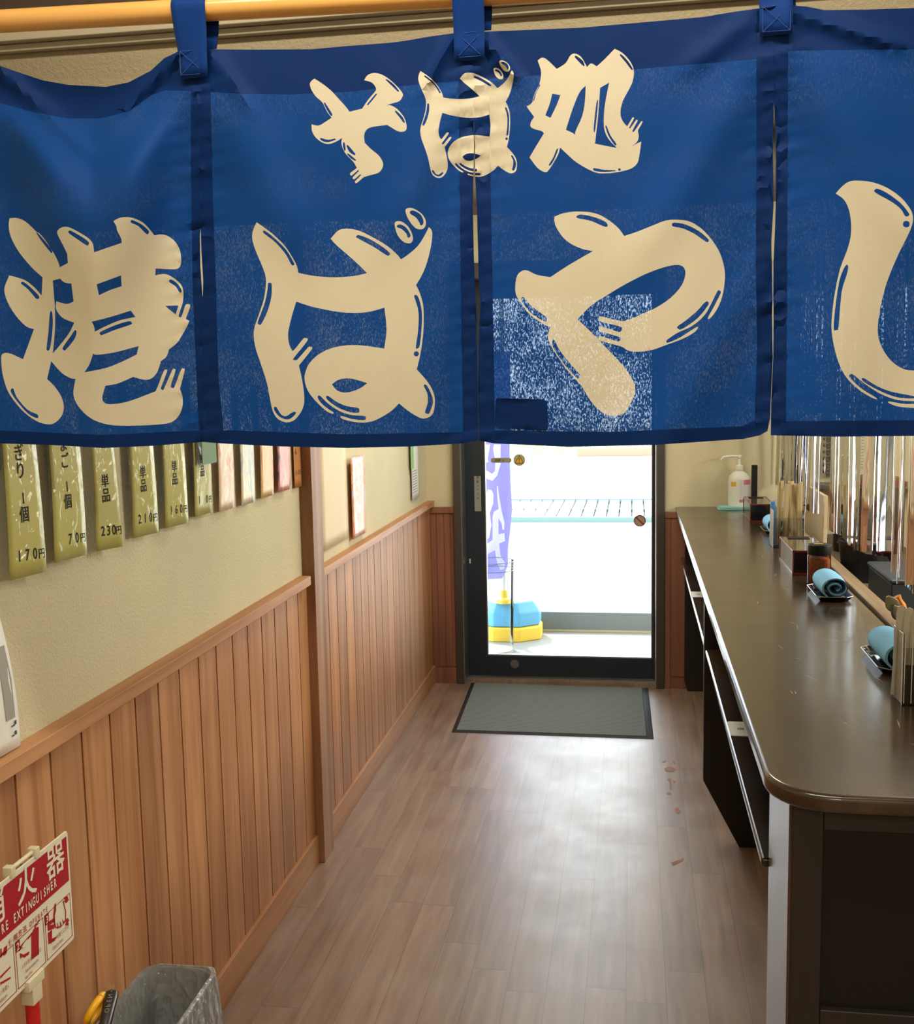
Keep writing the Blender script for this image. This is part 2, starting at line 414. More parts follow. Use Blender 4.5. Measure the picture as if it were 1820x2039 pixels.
b = MB(); b.box(-.731, -.727, DY-.012, DY+.012, .115, 1.9); b.box(.090, .094, DY-.012, DY+.012, .115, 1.9); b.box(-.731, .094, DY-.012, DY+.012, .115, .119)
b.build('glazing_bead', M['alu'], leaf)
def disc(mb, cx, cz, r, y0, y1, n=28): mb.prism([(cx+r*math.cos(2*PI*k/n), cz+r*math.sin(2*PI*k/n)) for k in range(n)], lambda u, v, d: (u, d, v), y0, y1)
b = MB(); p = at(1025, 1322, 1, DY-.02); disc(b, p.x, p.z, .022, DY-.023, DY-.018); b.build('floor_lock', M['steel'], leaf)
b = MB(); p = at(936, 1117, 1, DY-.02); b.box(p.x-.0035, p.x+.0035, DY-.022, DY-.018, p.z-.012, p.z+.012); b.build('keyhole', M['white'], leaf)
p0, p1 = at(944, 948, 1, DY-.02), at(958.5, 1018, 1, DY-.02)
b = MB(); b.box(p0.x, p1.x, DY-.0215, DY-.018, p1.z, p0.z); lab = b.build('door_label', mat('grey label', S(150, 150, 142), .5), leaf)
lab['label'] = 'grey vertical label with small lettering'
F = lambda u, v, d: Vector((p0.x+u, DY-.0215-d, p1.z+v))
glyphs([(c, .018, .165-.021*i, .011, .9) for i, c in enumerate('自動ドアです')] , F, 'lettering', M['ink'], lab, .0006, .0)
GY = DY-.003
p = at(1034, 916, 1, GY); b = MB(); disc(b, p.x, p.z, .030, GY-.001, GY); st = b.build('warning_sticker', mat('sticker beige', S(170, 160, 130), .5), leaf)
st['label'] = 'round sticker with a yellow warning triangle'
tri = lambda r, c: [(p.x+r*math.sin(a), p.z-.003+r*math.cos(a)) for a in (0, 2*PI/3, 4*PI/3)]
MB().prism(tri(.027, 0), lambda u, v, d: (u, d, v), GY-.0016, GY-.001).build('triangle_rim', mat('brown', S(80, 60, 30), .5), st)
MB().prism(tri(.021, 0), lambda u, v, d: (u, d, v), GY-.0022, GY-.0016).build('triangle', mat('warning yellow', S(230, 180, 40), .5), st)
b = MB(); b.box(p.x-.0018, p.x+.0018, GY-.0028, GY-.0022, p.z-.004, p.z+.011); b.box(p.x-.0018, p.x+.0018, GY-.0028, GY-.0022, p.z-.011, p.z-.007); b.build('mark', M['ink'], st)
p = at(1274, 1037, 1, GY); b = MB(); disc(b, p.x, p.z, .0295, GY-.001, GY); st2 = b.build('no_entry_sticker', mat('sticker grey', S(176, 168, 160), .5), leaf)
st2['label'] = 'round sticker with a red ring and slash'
ring = [(.0295, .024)]
b = MB(); n = 30; vs = []
for k in range(n):
    a = 2*PI*k/n
    vs += [(p.x+.0295*math.cos(a), GY-.0016, p.z+.0295*math.sin(a)), (p.x+.0245*math.cos(a), GY-.0016, p.z+.0245*math.sin(a))]
b._add(vs, [(2*k, 2*((k+1) % n), 2*((k+1) % n)+1, 2*k+1) for k in range(n)])
d_ = .02; w_ = .0025
b._add([(p.x-d_-w_, GY-.0016, p.z+d_-w_), (p.x-d_+w_, GY-.0016, p.z+d_+w_), (p.x+d_+w_, GY-.0016, p.z-d_+w_), (p.x+d_-w_, GY-.0016, p.z-d_-w_)], [(0, 1, 2, 3)])
b.build('ring', mat('sticker red', S(170, 60, 50), .5), st2)
p0, p1 = at(977, 911, 1, GY), at(1019, 922, 1, GY); zc = (p0.z+p1.z)/2
b = MB(); b.prism(rrect(p0.x, p1.x, zc-.0125, zc+.0125, .0122), lambda u, v, d: (u, d, v), GY-.001, GY); s3 = b.build('pull_sticker', mat('sticker olive', S(150, 150, 120), .5), leaf)
glyphs([('自動', p0.x+.035, zc-.006, .012, 1), ('≫', p0.x+.062, zc-.006, .012, 1)], lambda u, v, d: Vector((u, GY-.001-d, v)), 'lettering', M['ink'], s3)

# ------------------------------------------------------------------ counter
CZ = .89
ctr = thing('counter', (.42, 3.4, 0), 'long dark brown lacquered standing counter along the right side of the aisle', 'counter')
pts = [(.201, YE), (.201, 1.586+.10)]
for k in range(1, 9):
    a = PI+PI/2*k/8; pts.append((.301+.10*math.cos(a), 1.686+.10*math.sin(a)))
pts += [(.615, 1.586), (.615, YE)]
MB().prism(pts, lambda u, v, d: (u, v, d), .860, CZ).build('countertop', M['counter'], ctr, bevel=.009, seg=4)
b = MB(); b.box(.617, .66, 1.588, YE-.02, .80, .897); structure(b.build('trim_12', M['curb'], bevel=.003))
b = MB()
b.box(.225, .60, 1.90, 3.425, .632, .650); b.box(.225, .60, 3.46, YE-.02, .632, .650)
b.build('shelf', M['counter'], ctr, bevel=.006, seg=3)
b = MB(); b.box(.600, .614, 1.66, YE-.01, 0, .86); b.build('back_panel', M['counter_dark'], ctr)
b = MB(); b.prism([(.222, .858), (.222, .218), (.336, 0), (.60, 0), (.60, .858)], lambda u, v, d: (u, d, v), 3.425, 3.46); b.build('divider_panel', M['counter_dark'], ctr, bevel=.0015, seg=1)
b = MB(); b.prism([(.245, .858), (.245, .05), (.26, 0), (.60, 0), (.60, .858)], lambda u, v, d: (u, d, v), YE-.05, YE-.025); b.build('divider_panel', M['counter_dark'], ctr, bevel=.0015, seg=1)
b = MB(); b.box(.236, .275, 1.650, 1.89, 0, .860); b.build('leg_board', M['counter_leg'], ctr, bevel=.003)
b = MB(); b.box(.240, .285, 1.640, 1.66, 0, .86); b.box(.565, .615, 1.640, 1.66, 0, .86); b.box(.285, .565, 1.640, 1.66, .815, .86); b.box(.285, .565, 1.640, 1.66, .46, .525)
b.box(.285, .565, 1.640, 1.66, 0, .08); fr = b.build('end_frame', M['counter_dark'], ctr, bevel=.002)
MB().box(.28, .57, 1.652, 1.664, .05, .84).build('end_panel', mat('black end panel', S(16, 13, 11), .5, .3), ctr)
# stickers lying on the shelf
for (x0, y0, x1, y1) in ((1462, 1433, 1488, 1470), (1386, 1177, 1394, 1190)):
    a_, c_ = at(x0, y0, 2, .651), at(x1, y1, 2, .651)
    cx, cy = (a_.x+c_.x)/2, (a_.y+c_.y)/2
    b = MB(); b.prism(rrect(cx-.028, cx+.028, cy-.055, cy+.055, .008), lambda u, v, d: (u, v, d), .6502, .6512)
    sk = b.build('shelf_label', M['white'], ctr); sk['label'] = 'white label stuck on the shelf'
    glyphs([('席', cx, cy-.01, .014, 1), ('━━━', cx, cy+.02, .004, .8)], lambda u, v, d: Vector((u, v, .6512+d)), 'lettering', M['ink'], sk)

sx_ = MB()
for k in range(26):
    cx, cy = random.uniform(.26, .56), random.uniform(1.75, 4.9); L_ = random.uniform(.008, .035); a_ = random.gauss(PI/2, .35)
    q_ = [(cx-L_*math.cos(a_), cy-L_*math.sin(a_)), (cx+.0012, cy), (cx+L_*math.cos(a_), cy+L_*math.sin(a_)), (cx-.0006, cy)]
    sx_._add([(p_[0], p_[1], CZ+.0004) for p_ in q_], [(0, 1, 2, 3)])
sx_.build('scratch_mark', mat('pale scratch', S(168, 146, 116), .6), ctr, fixn=False)['kind'] = 'stuff'
# kitchen behind the counter
kt = MB().box(.66, 1.15, 1.62, YE-.01, .72, .76).build('kitchen_worktop', M['kitchen_top'], origin='base'); kb = MB(); kb.box(.68, 1.12, 1.65, YE-.02, 0, .72); kb.build('cabinet_body', M['counter_dark'], kt)
tag(kt, 'brown kitchen worktop behind the curb of the counter', 'worktop')

# ------------------------------------------------------------------ noren (shop curtain) on its rod
NY = 1.45
def P(s, sc=1.0, ox=0, oy=0):
    out = []
    for tk in s.split():
        c = tk.endswith('*'); x, y = tk.rstrip('*').split(',')
        out.append((float(x)*sc+ox, float(y)*sc+oy, c))
    return out
def smooth(pts, n=3):
    """closed Catmull-Rom through pts, sharp at starred points"""
    out = []; N = len(pts)
    for i in range(N):
        p1, p2 = pts[i], pts[(i+1) % N]; p0, p3 = pts[i-1], pts[(i+2) % N]
        if p1[2]: p0 = p1
        if p2[2]: p3 = p2
        d = math.hypot(p2[0]-p1[0], p2[1]-p1[1]); k = 1 if d < 3 else n
        for j in range(k):
            t = j/k; q = []
            for c in (0, 1):
                m1, m2 = (p2[c]-p0[c])/2, (p3[c]-p1[c])/2
                if p1[2] : m1 = (p2[c]-p1[c])*.8
                if p2[2] : m2 = (p2[c]-p1[c])*.8
                q.append((2*t**3-3*t**2+1)*p1[c]+(t**3-2*t**2+t)*m1+(-2*t**3+3*t**2)*p2[c]+(t**3-t**2)*m2)
            out.append(tuple(q))
    return out
SHP = []   # printed outlines; the even-odd rule cuts the highlights and counters out
def glyph(sc, ox, oy, *ss):
    for s in ss: SHP.append(smooth(P(s, sc, ox, oy)))
# minato
glyph(.25501, 0, 380,
 "75,215* 130,212 200,240 280,315 350,390 410,470 450,545 468,597* 530,563* 525,492* 490,420 448,335 455,305 490,283 540,285 620,325 690,370 725,415 735,480* 950,406* 945,370 915,310 908,275 885,237* 930,212 980,205 1040,212 1120,250 1180,315 1205,348* 1255,340 1310,352 1370,400 1405,465 1415,540 1408,585 1385,608 1340,612 1215,607* 1212,660* 1260,650 1310,655 1370,690 1415,735 1432,790 1430,850 1422,890 1396,972 1405,986 1418,978 1447,895 1465,885 1486,900 1450,1000* 1478,1015* 1460,1060 1420,1130 1380,1190 1320,1238* 1312,1265 1295,1300 1255,1330* 1245,1370 1225,1420 1190,1460 1150,1475 1100,1470 1040,1452* 980,1480 910,1507 822,1522* 812,1560 800,1600 802,1638 828,1662 880,1665 960,1655 1060,1625 1215,1565* 1235,1520 1280,1405 1297,1397 1305,1410 1258,1535 1264,1552 1280,1546 1345,1400 1362,1392 1370,1405 1336,1510 1336,1535 1350,1540 1362,1530 1415,1395 1432,1390 1442,1402 1405,1545* 1425,1610 1425,1680 1400,1750 1350,1800 1280,1820 1100,1832 900,1832 770,1805 680,1755 610,1680 577,1610 575,1550 590,1468* 550,1462 480,1420 400,1330* 368,1470* 420,1520 470,1590 495,1660 495,1720 465,1780 410,1820 350,1820 280,1795 190,1730 110,1640 55,1550 20,1430 10,1330 12,1285 35,1267 85,1272 180,1315* 265,1080* 200,1055 120,970 60,870 35,790 40,740 72,660* 130,675 200,700 270,755 325,818* 332,675* 250,600 150,480 85,360 68,270",
 "412,700* 470,685* 495,710 530,722 557,722* 575,865* 530,882 490,878 440,862* 435,910 455,955 500,998 580,1030* 540,1110 480,1190 412,1270* 428,1100 430,950 420,800",
 "390,952 408,952 412,1050 400,1180 385,1243 367,1245 364,1220 378,1100",
 "585,1088 598,1105 580,1160 515,1240 498,1245 488,1230 505,1200 555,1130",
 "755,730* 945,660* 950,745* 860,775 773,815*",
 "715,1022* 860,985 1022,935* 1057,985* 940,1010 840,1050 740,1100* 735,1060",
 "780,1105 850,1070 940,1035 1010,1018 1028,1030 1020,1045 900,1085 800,1125 785,1122",
 "728,1270* 760,1280 900,1260 1083,1212* 1067,1278* 950,1335 820,1385 660,1417* 700,1350",
 "1290,898* 1393,895* 1372,965* 1320,925",
 "290,322 300,325 350,380 405,465 408,482 395,480 330,400 287,335",
 "170,712 190,715 240,755 300,815 305,838 290,845 275,835 220,770 165,725",
 "540,312 560,315 640,360 692,400 690,420 675,425 600,375 537,330",
 "1025,230 1045,232 1110,265 1160,310 1160,332 1140,335 1080,275 1022,248",
 "1325,695 1345,695 1390,730 1418,775 1412,795 1400,790 1370,745 1322,712",
 "88,1548 105,1545 130,1610 210,1705 290,1745 298,1765 288,1775 220,1740 130,1640 85,1570")
BA = ["200,245* 250,280 330,340 420,430 480,520 515,590 525,640* 620,660 740,673 850,674 960,665 1062,643* 1000,580 900,490 830,430 778,375* 830,315 870,298 930,297 1010,315 1120,370 1220,430 1290,490 1328,535* 1380,500 1450,440 1500,370 1545,283* 1565,305 1572,350 1560,440 1530,560 1490,660 1445,735* 1475,800 1500,890 1505,990 1500,1120 1480,1270 1450,1395* 1510,1460 1560,1530 1588,1600 1592,1660 1580,1730 1550,1765 1500,1778 1450,1760 1380,1715 1312,1660* 1250,1720 1170,1770 1100,1800 1020,1810 930,1798 870,1780 855,1766 870,1759 950,1783 1040,1790 1053,1772 1040,1758 950,1752 870,1730 800,1692 740,1645 695,1600 677,1607 690,1640 740,1690 800,1730 790,1740 740,1715 660,1640 600,1560 575,1480 580,1420 610,1350 680,1280 780,1230 900,1207 1020,1207 1197,1232* 1215,1080 1198,912* 1100,940 1000,952 860,948 700,920 600,895 510,865* 480,960 455,1060 445,1130 455,1200 475,1240 490,1245 560,1160 580,1150 597,1170 490,1305 492,1320 510,1322 525,1310 600,1225 617,1218 632,1235 530,1365* 550,1450 568,1560 572,1650 550,1720 500,1785 450,1807 400,1800 350,1765 320,1700 300,1600 280,1500 240,1370 195,1240 178,1140 185,1060 220,960 255,850 272,740 268,660 240,580 190,460 165,370 175,300",
 "742,1608 760,1602 820,1645 900,1680 990,1695 1002,1715 995,1732 930,1728 840,1695 760,1638",
 "788,1512* 830,1480 890,1465 960,1470 1065,1502* 1010,1540 950,1565 890,1575 830,1560",
 "250,318 265,312 340,370 430,460 490,560 490,580 470,575 430,500 350,405 260,335",
 "290,722 312,720 318,740 315,830 285,940 240,1035 222,1045 208,1030 225,980 265,870 285,770",
 "982,352 1000,346 1080,375 1180,435 1240,485 1235,503 1215,503 1110,435 985,368",
 "1430,820 1450,815 1470,850 1490,940 1490,1050 1475,1200 1460,1228 1443,1222 1460,1100 1465,960 1445,870",
 "1427,1273 1433,1258 1447,1253 1461,1258 1467,1273 1461,1288 1447,1293 1433,1288",
 "1505,1520 1520,1512 1545,1545 1572,1610 1575,1660 1550,1735 1530,1740 1515,1725 1535,1660 1535,1590 1515,1545",
 "335,1693 355,1690 390,1745 430,1760 470,1735 495,1725 507,1738 470,1775 430,1785 380,1765 345,1725",
 "1362,160 1380,135 1430,140 1490,180 1520,230 1518,275 1490,300 1440,290 1390,230",
 "1400,158 1430,155 1480,185 1502,230 1500,260 1480,270 1470,245 1440,205 1400,180",
 "1278,265 1290,240 1330,240 1380,275 1412,330 1420,380 1400,408 1350,400 1300,345",
 "1298,270 1325,262 1370,290 1400,340 1398,360 1380,365 1370,335 1335,300 1298,285"]
glyph(.25499, 460, 380, *BA)
# the same sign written small higher up: placed by three point pairs
for s in BA:
    q = []
    for x, y, c in P(s):
        u, v = (x-200)/1392, (y-245)/1562
        # fitted to the small sign's own corners
        bx = 975+.512*(x-200) + .012*(y-245); by = 232+.520*(y-245) - .018*(x-200)
        q.append((580+bx*.26374, 80+by*.26374, c))
    SHP.append(smooth(q, 2))
# ya
glyph(.28571, 960, 380,
 "505,180* 560,158 640,145 740,148 820,168 890,210 950,260 990,315* 1080,285 1180,245 1280,207 1370,202 1450,215 1530,265 1600,340 1660,440 1690,550 1690,640 1672,740 1640,820 1592,886 1574,884 1620,800 1652,735 1664,705 1648,692 1632,715 1590,800 1555,860 1500,915 1440,955 1370,985 1300,1030 1284,1048 1297,1058 1380,1022 1490,952 1503,957 1475,988 1400,1030 1280,1075 1180,1110 1070,1122 1010,1110 970,1085 830,1047 815,1038 812,1022 825,1012 930,1045 955,1048 965,1030 950,1016 830,982 815,970 812,955 825,945 940,980 965,980 975,960 960,945 830,912 815,900 815,882 830,875 940,902 1000,905 1100,865 1220,810 1320,740 1390,660 1415,590 1412,545 1385,520 1340,517 1260,535 1150,575 1000,650 850,740 760,800 665,895* 760,985 900,1130 1000,1240 1055,1330 1068,1390 1050,1450 1000,1540 950,1565 890,1568 830,1540 760,1470 700,1370 660,1325 580,1232 510,1130 470,1060 458,1010 475,950* 430,930 330,860 270,780 235,720 232,650 245,590 275,560 315,555 380,585 475,602* 600,520 772,420* 700,405 620,370 560,320 515,250 503,205",
 "1555,775 1578,777 1570,805 1500,890 1400,960 1370,964 1362,945 1420,903 1500,835",
 "485,1045 505,1042 540,1110 610,1200 680,1280 675,1302 655,1300 570,1205 500,1100",
 "272,748 295,745 340,800 440,875 448,900 435,910 350,860 285,785",
 "660,175 690,165 770,180 850,210 875,235 868,250 840,245 760,210 665,190",
 "1325,228 1350,222 1420,235 1510,280 1575,335 1578,352 1560,355 1480,300 1400,262 1330,248")
# shi
glyph(.29437, 1480, 300,
 "625,290* 670,240 720,208 790,203 880,215 980,255 1070,320 1130,395 1148,450 1140,510 1100,600 1050,700 990,840 950,960 920,1100 910,1220 925,1300 960,1370 1010,1430 1080,1475 1155,1487 1260,1475 1360,1420 1420,1350 1470,1400 1400,1560 1300,1680 1200,1738 1155,1740 1060,1733 1000,1715 978,1700 1000,1698 1080,1712 1155,1712 1195,1705 1155,1695 1050,1688 950,1655 870,1610 800,1560 740,1512 718,1518 725,1540 800,1610 900,1672 885,1678 800,1630 715,1555 660,1470 620,1350 598,1220 600,1120 620,960 655,800 700,680 725,590 730,500 715,400 680,330",
 "890,265 910,258 970,285 1060,350 1118,420 1120,440 1095,443 1070,400 1010,350 895,285",
 "1080,497 1087,480 1103,475 1119,480 1126,497 1119,514 1103,519 1087,514",
 "690,780 710,782 700,840 665,960 645,1190 630,1212 612,1205 620,1080 650,880",
 "800,1547 820,1540 900,1590 1000,1630 1150,1660 1152,1675 1050,1670 950,1637 840,1580")
# so
glyph(.26374, 580, 80,
 "175,290* 230,325 300,380 360,445 410,500 440,540* 480,530 535,517* 580,450 635,385 640,362* 620,330 590,312 550,303* 575,265 620,248 680,258 740,295 800,350 840,400 838,430 815,460 770,475 735,485 715,498* 745,490 800,520 850,580 870,640 865,680 830,692 790,680 725,640* 660,648 600,658 565,680 550,720 555,775* 600,820 660,870 690,920 690,960 660,1000 600,1018 545,1035* 495,1078 483,1075 485,1062 528,1018 520,1012 480,1048 465,1045 467,1032 512,985 505,980 458,1020 445,1015 447,1002 495,965* 470,920 415,862 390,820 378,775 385,738* 340,765 290,783 240,775 190,740 158,690 153,635* 205,645 260,615 305,585* 270,540 235,470 190,430 155,380 140,335 150,310",
 "245,470 255,472 305,550 308,570 295,568 260,510", "215,742 230,740 280,752 330,742 338,750 280,770 235,762",
 "393,768 402,772 410,820 402,838 390,800", "418,800 430,795 485,860 480,870 440,845", "420,858 440,862 490,905 485,912 450,893",
 "712,298 730,300 780,340 815,385 808,392 760,345", "783,540 795,535 840,580 858,620 850,625 815,580", "570,487 640,402 648,408 580,492")
# tokoro
glyph(.27473, 820, 80,
 "912,148* 945,126 985,145 1050,208* 1090,185 1120,160 1150,110 1185,97 1230,125 1270,195* 1300,168 1340,190* 1400,135 1470,62* 1530,95 1590,165 1610,230 1600,300 1570,365 1530,440 1512,520 1525,580 1560,625* 1603,557 1612,563 1575,635 1580,642 1630,575 1638,582 1600,655 1612,660 1662,590 1670,598 1638,655* 1645,700 1630,740 1590,772* 1640,745 1663,735* 1650,830 1635,890 1590,930 1500,955 1400,965 1320,955 1200,890 1130,830 1075,778* 1060,830 1020,900 985,950 960,955 910,925 853,850* 900,770 958,675* 940,658 890,645 860,625 865,590 887,557* 860,520 832,480* 870,455 890,400 920,330 935,270 935,215",
 "1018,388* 1077,398* 1050,470 1005,563* 968,545* 1000,460", "1260,330* 1215,380 1165,500 1117,650* 1165,672 1192,692* 1185,665 1235,550 1255,440",
 "1430,308* 1365,345* 1350,550 1328,750* 1400,765 1487,782* 1425,715 1393,630 1398,480",
 "1402,622 1410,618 1440,690 1482,750 1480,762 1465,755 1424,690", "1338,455 1350,452 1330,645 1318,645",
 "1180,120 1195,115 1240,150 1252,185 1240,185 1200,145", "1508,110 1520,105 1565,150 1600,205 1592,215 1550,160",
 "1315,930 1330,928 1400,940 1475,942 1480,948 1400,955 1325,948", "1494,938 1505,928 1516,938 1505,948",
 "925,320 932,325 905,375 885,440 875,440 890,390", "1050,790 1060,795 1030,870 1000,912 992,905 1025,850")

def interp(tab, y):
    if y <= tab[0][0]: return tab[0][1]
    for (a, va), (b_, vb) in zip(tab, tab[1:]):
        if y <= b_: return va+(vb-va)*(y-a)/(b_-a)
    return tab[-1][1]
XN0, XN1 = -88, 2150
TOPE = [(XN0, 118), (-40, 122), (0, 131), (34, 143), (85, 160), (136, 169), (211, 173), (256, 164), (300, 141), (327, 116), (358, 101), (390, 98), (420, 98), (500, 99), (620, 98), (700, 91), (778, 85), (808, 81), (860, 72), (905, 66), (966, 63), (1040, 60), (1160, 55), (1280, 44.5), (1399, 34), (1458, 24), (1508, 17), (1577, 11), (1606, 13), (1642, 20), (1725, 19), (1820, 16), (1960, 8), (2150, -22)]
BOTE = [(XN0, 876), (0, 883), (100, 886), (205, 892), (300, 888), (404, 880), (440, 883), (560, 889), (690, 892), (820, 889), (920, 883), (954, 877), (983, 883), (1131, 890), (1303, 886), (1480, 874), (1513, 867), (1527, 859), (1535, 866.7), (1657, 869.6), (1820, 868), (2000, 866), (2150, 862)]
S1 = [(60, 388), (160, 392), (300, 398), (455, 399), (590, 402), (900, 405)]
S2 = [(40, 941), (130, 943), (240, 943), (348, 945.5), (413, 946), (494, 948), (552, 949), (607, 953), (650, 952), (750, 951.2), (811, 952), (900, 954.3)]
S3 = [(0, 1539), (205, 1541), (300, 1542), (409, 1542.5), (482, 1539), (521, 1538.5), (594, 1539), (624, 1539), (712, 1539), (800, 1535), (840, 1534), (900, 1533)]
G1 = [(455, 399, 399), (470, 398, 400), (500, 398.5, 401), (530, 399, 403), (560, 401, 404.5), (590, 403, 403.6)]
G2 = [(240, 943, 943.2), (300, 943.8, 945.6), (348, 942.5, 946), (413, 941.5, 949.6), (494, 943.2, 951.8), (552, 945, 953), (607, 948, 957), (650, 949.2, 954.8), (690, 949.8, 953.2), (750, 950.6, 952), (811, 951.6, 952.6), (850, 952.6, 954), (905, 953.4, 955.4)]
G3 = [(205, 1541, 1541.2), (250, 1539.5, 1544), (300, 1539, 1544.8), (409, 1540.3, 1544.8), (482, 1536, 1542), (521, 1537, 1540.2), (594, 1538.6, 1539.6), (624, 1537.4, 1540.4), (712, 1538.8, 1539.6), (800, 1534.6, 1535.6), (832, 1533.6, 1535.2), (850, 1530, 1535), (875, 1524, 1534.6)]
GAPS = [[(l, y) for y, l, r in g]+[(r, y) for y, l, r in reversed(g)] for g in (G1, G2, G3)]
# hems (doubled cloth): a column either side of every slit, a band along the foot, a deep band at the head
H = {'l1': [(60, 378), (160, 380), (405, 381), (584, 384), (857, 396), (900, 398)], 'r1': [(60, 417), (176, 419), (397, 424), (573, 430), (750, 435), (855, 445), (900, 447)],
     'l2': [(40, 908), (185, 913.6), (526, 917), (720, 920), (900, 923)], 'r2': [(40, 972), (265, 975.6), (332, 976), (526, 980), (720, 983.5), (900, 986)],
     'l3': [(0, 1507), (300, 1506.5), (535, 1505), (683, 1508), (830, 1503), (900, 1502)], 'r3': [(0, 1570), (300, 1568), (600, 1567), (838, 1565), (900, 1564)]}
FOOT = [(XN0, 852), (0, 857), (204, 866), (396, 857), (460, 857), (690, 864.6), (914, 860.7), (983, 857), (1217, 860), (1480, 848.6), (1503, 836), (1533, 838), (1565, 838.7), (2150, 834)]
HEAD = [(XN0, 190), (0, 205), (60, 222), (136, 236), (200, 236), (256, 222), (300, 190), (330, 180), (400, 182), (477, 187), (580, 188), (691, 183), (841, 167), (960, 158), (1026, 153), (1262, 138), (1503, 118), (1577, 101), (1820, 98), (2150, 66)]
PATCH = [(987, 797), (990, 793), (1082, 795), (1090, 801), (1091, 851), (1087, 858), (990, 852), (986, 848)]

def fold(x, y):
    """how far the cloth stands out towards the street side, metres"""
    g = lambda v, s: math.exp(-(v/s)**2)
    d = 0
    # first panel: slack swag between its loops
    if x < 420:
        yt = interp(TOPE, x)+52; yb = 450-1.25*abs(x-185); ww = math.exp(-(max(0, abs(x-180)-60)/95)**2)
        t = (y-yt)/max(60, yb-yt); t = max(0, min(1.0, t)); t = t*t*(3-2*t)
        d += ww*(.050*t*math.exp(-(max(0, y-yb)/230)**2)) - .012*g(x-190, 190)*g(y-interp(TOPE, x)-30, 50)
        d -= .010*g(x-20, 60)*g(y-360, 170) + .010*g(x-350, 50)*g(y-360, 170)
    for (x0, y0, x1, y1, w, a) in ((352, 112, 250, 215, 12, .006), (0, 140, 120, 250, 14, .006), (425, 110, 480, 190, 12, .004), (905, 75, 862, 150, 9, .006), (962, 75, 1015, 140, 10, .006), (1505, 30, 1400, 110, 20, .004),
                                   (1575, 25, 1740, 75, 14, .005), (430, 190, 560, 420, 60, .006), (1500, 150, 1330, 420, 50, .005), (1580, 110, 1800, 420, 70, .006), (905, 200, 800, 420, 40, .004), (1480, 600, 1330, 860, 40, .004), (900, 520, 840, 860, 36, .003)):
        vx, vy = x1-x0, y1-y0; L2 = vx*vx+vy*vy; t = ((x-x0)*vx+(y-y0)*vy)/L2
        e = 0 if 0 <= t <= 1 else (abs(t) if t < 0 else t-1)
        px = x0+vx*t-x; py = y0+vy*t-y
        d += 1.7*a*math.exp(-(px*px+py*py)/(w*w))*math.exp(-(e*2.2)**2)
    # slow waves of the hanging panels
    ph = x/1820*2*PI
    d += (.0075*math.sin(ph*3.1+.6)+.006*math.sin(ph*6.3+2.0+y*.0016))*(.25+.75*min(1, max(0, (y-120)/600)))
    # pucker along the sewn seams
    for tab in (S1, S2, S3):
        u = x-interp(tab, y)
        if abs(u) < 90:
            yy = y+.25*u
            d += .0040*math.exp(-(u/34)**2)*noise.noise(Vector((u*.004, yy*.034, tab[0][1])))
            d += .0018*math.exp(-(u/60)**2)*math.sin(yy*.19+2*noise.noise(Vector((yy*.02, 3, tab[0][1]))))
    d += .0016*noise.noise(Vector((x*.012, y*.010, 5)))*g(y-110, 130) + .0035*noise.noise(Vector((x*.0045, y*.003, 9)))
    return d
def npt(x, y, extra=0.0):
    p = at(x, y, 1, NY)
    return CAMP+(p-CAMP)*((NY-fold(x, y)-extra)/NY)

def inpoly(poly, x, y):
    c = False; n = len(poly); j = n-1
    for i in range(n):
        xi, yi = poly[i]; xj, yj = poly[j]
        if (yi > y) != (yj > y) and x < (xj-xi)*(y-yi)/(yj-yi)+xi: c = not c
        j = i
    return c

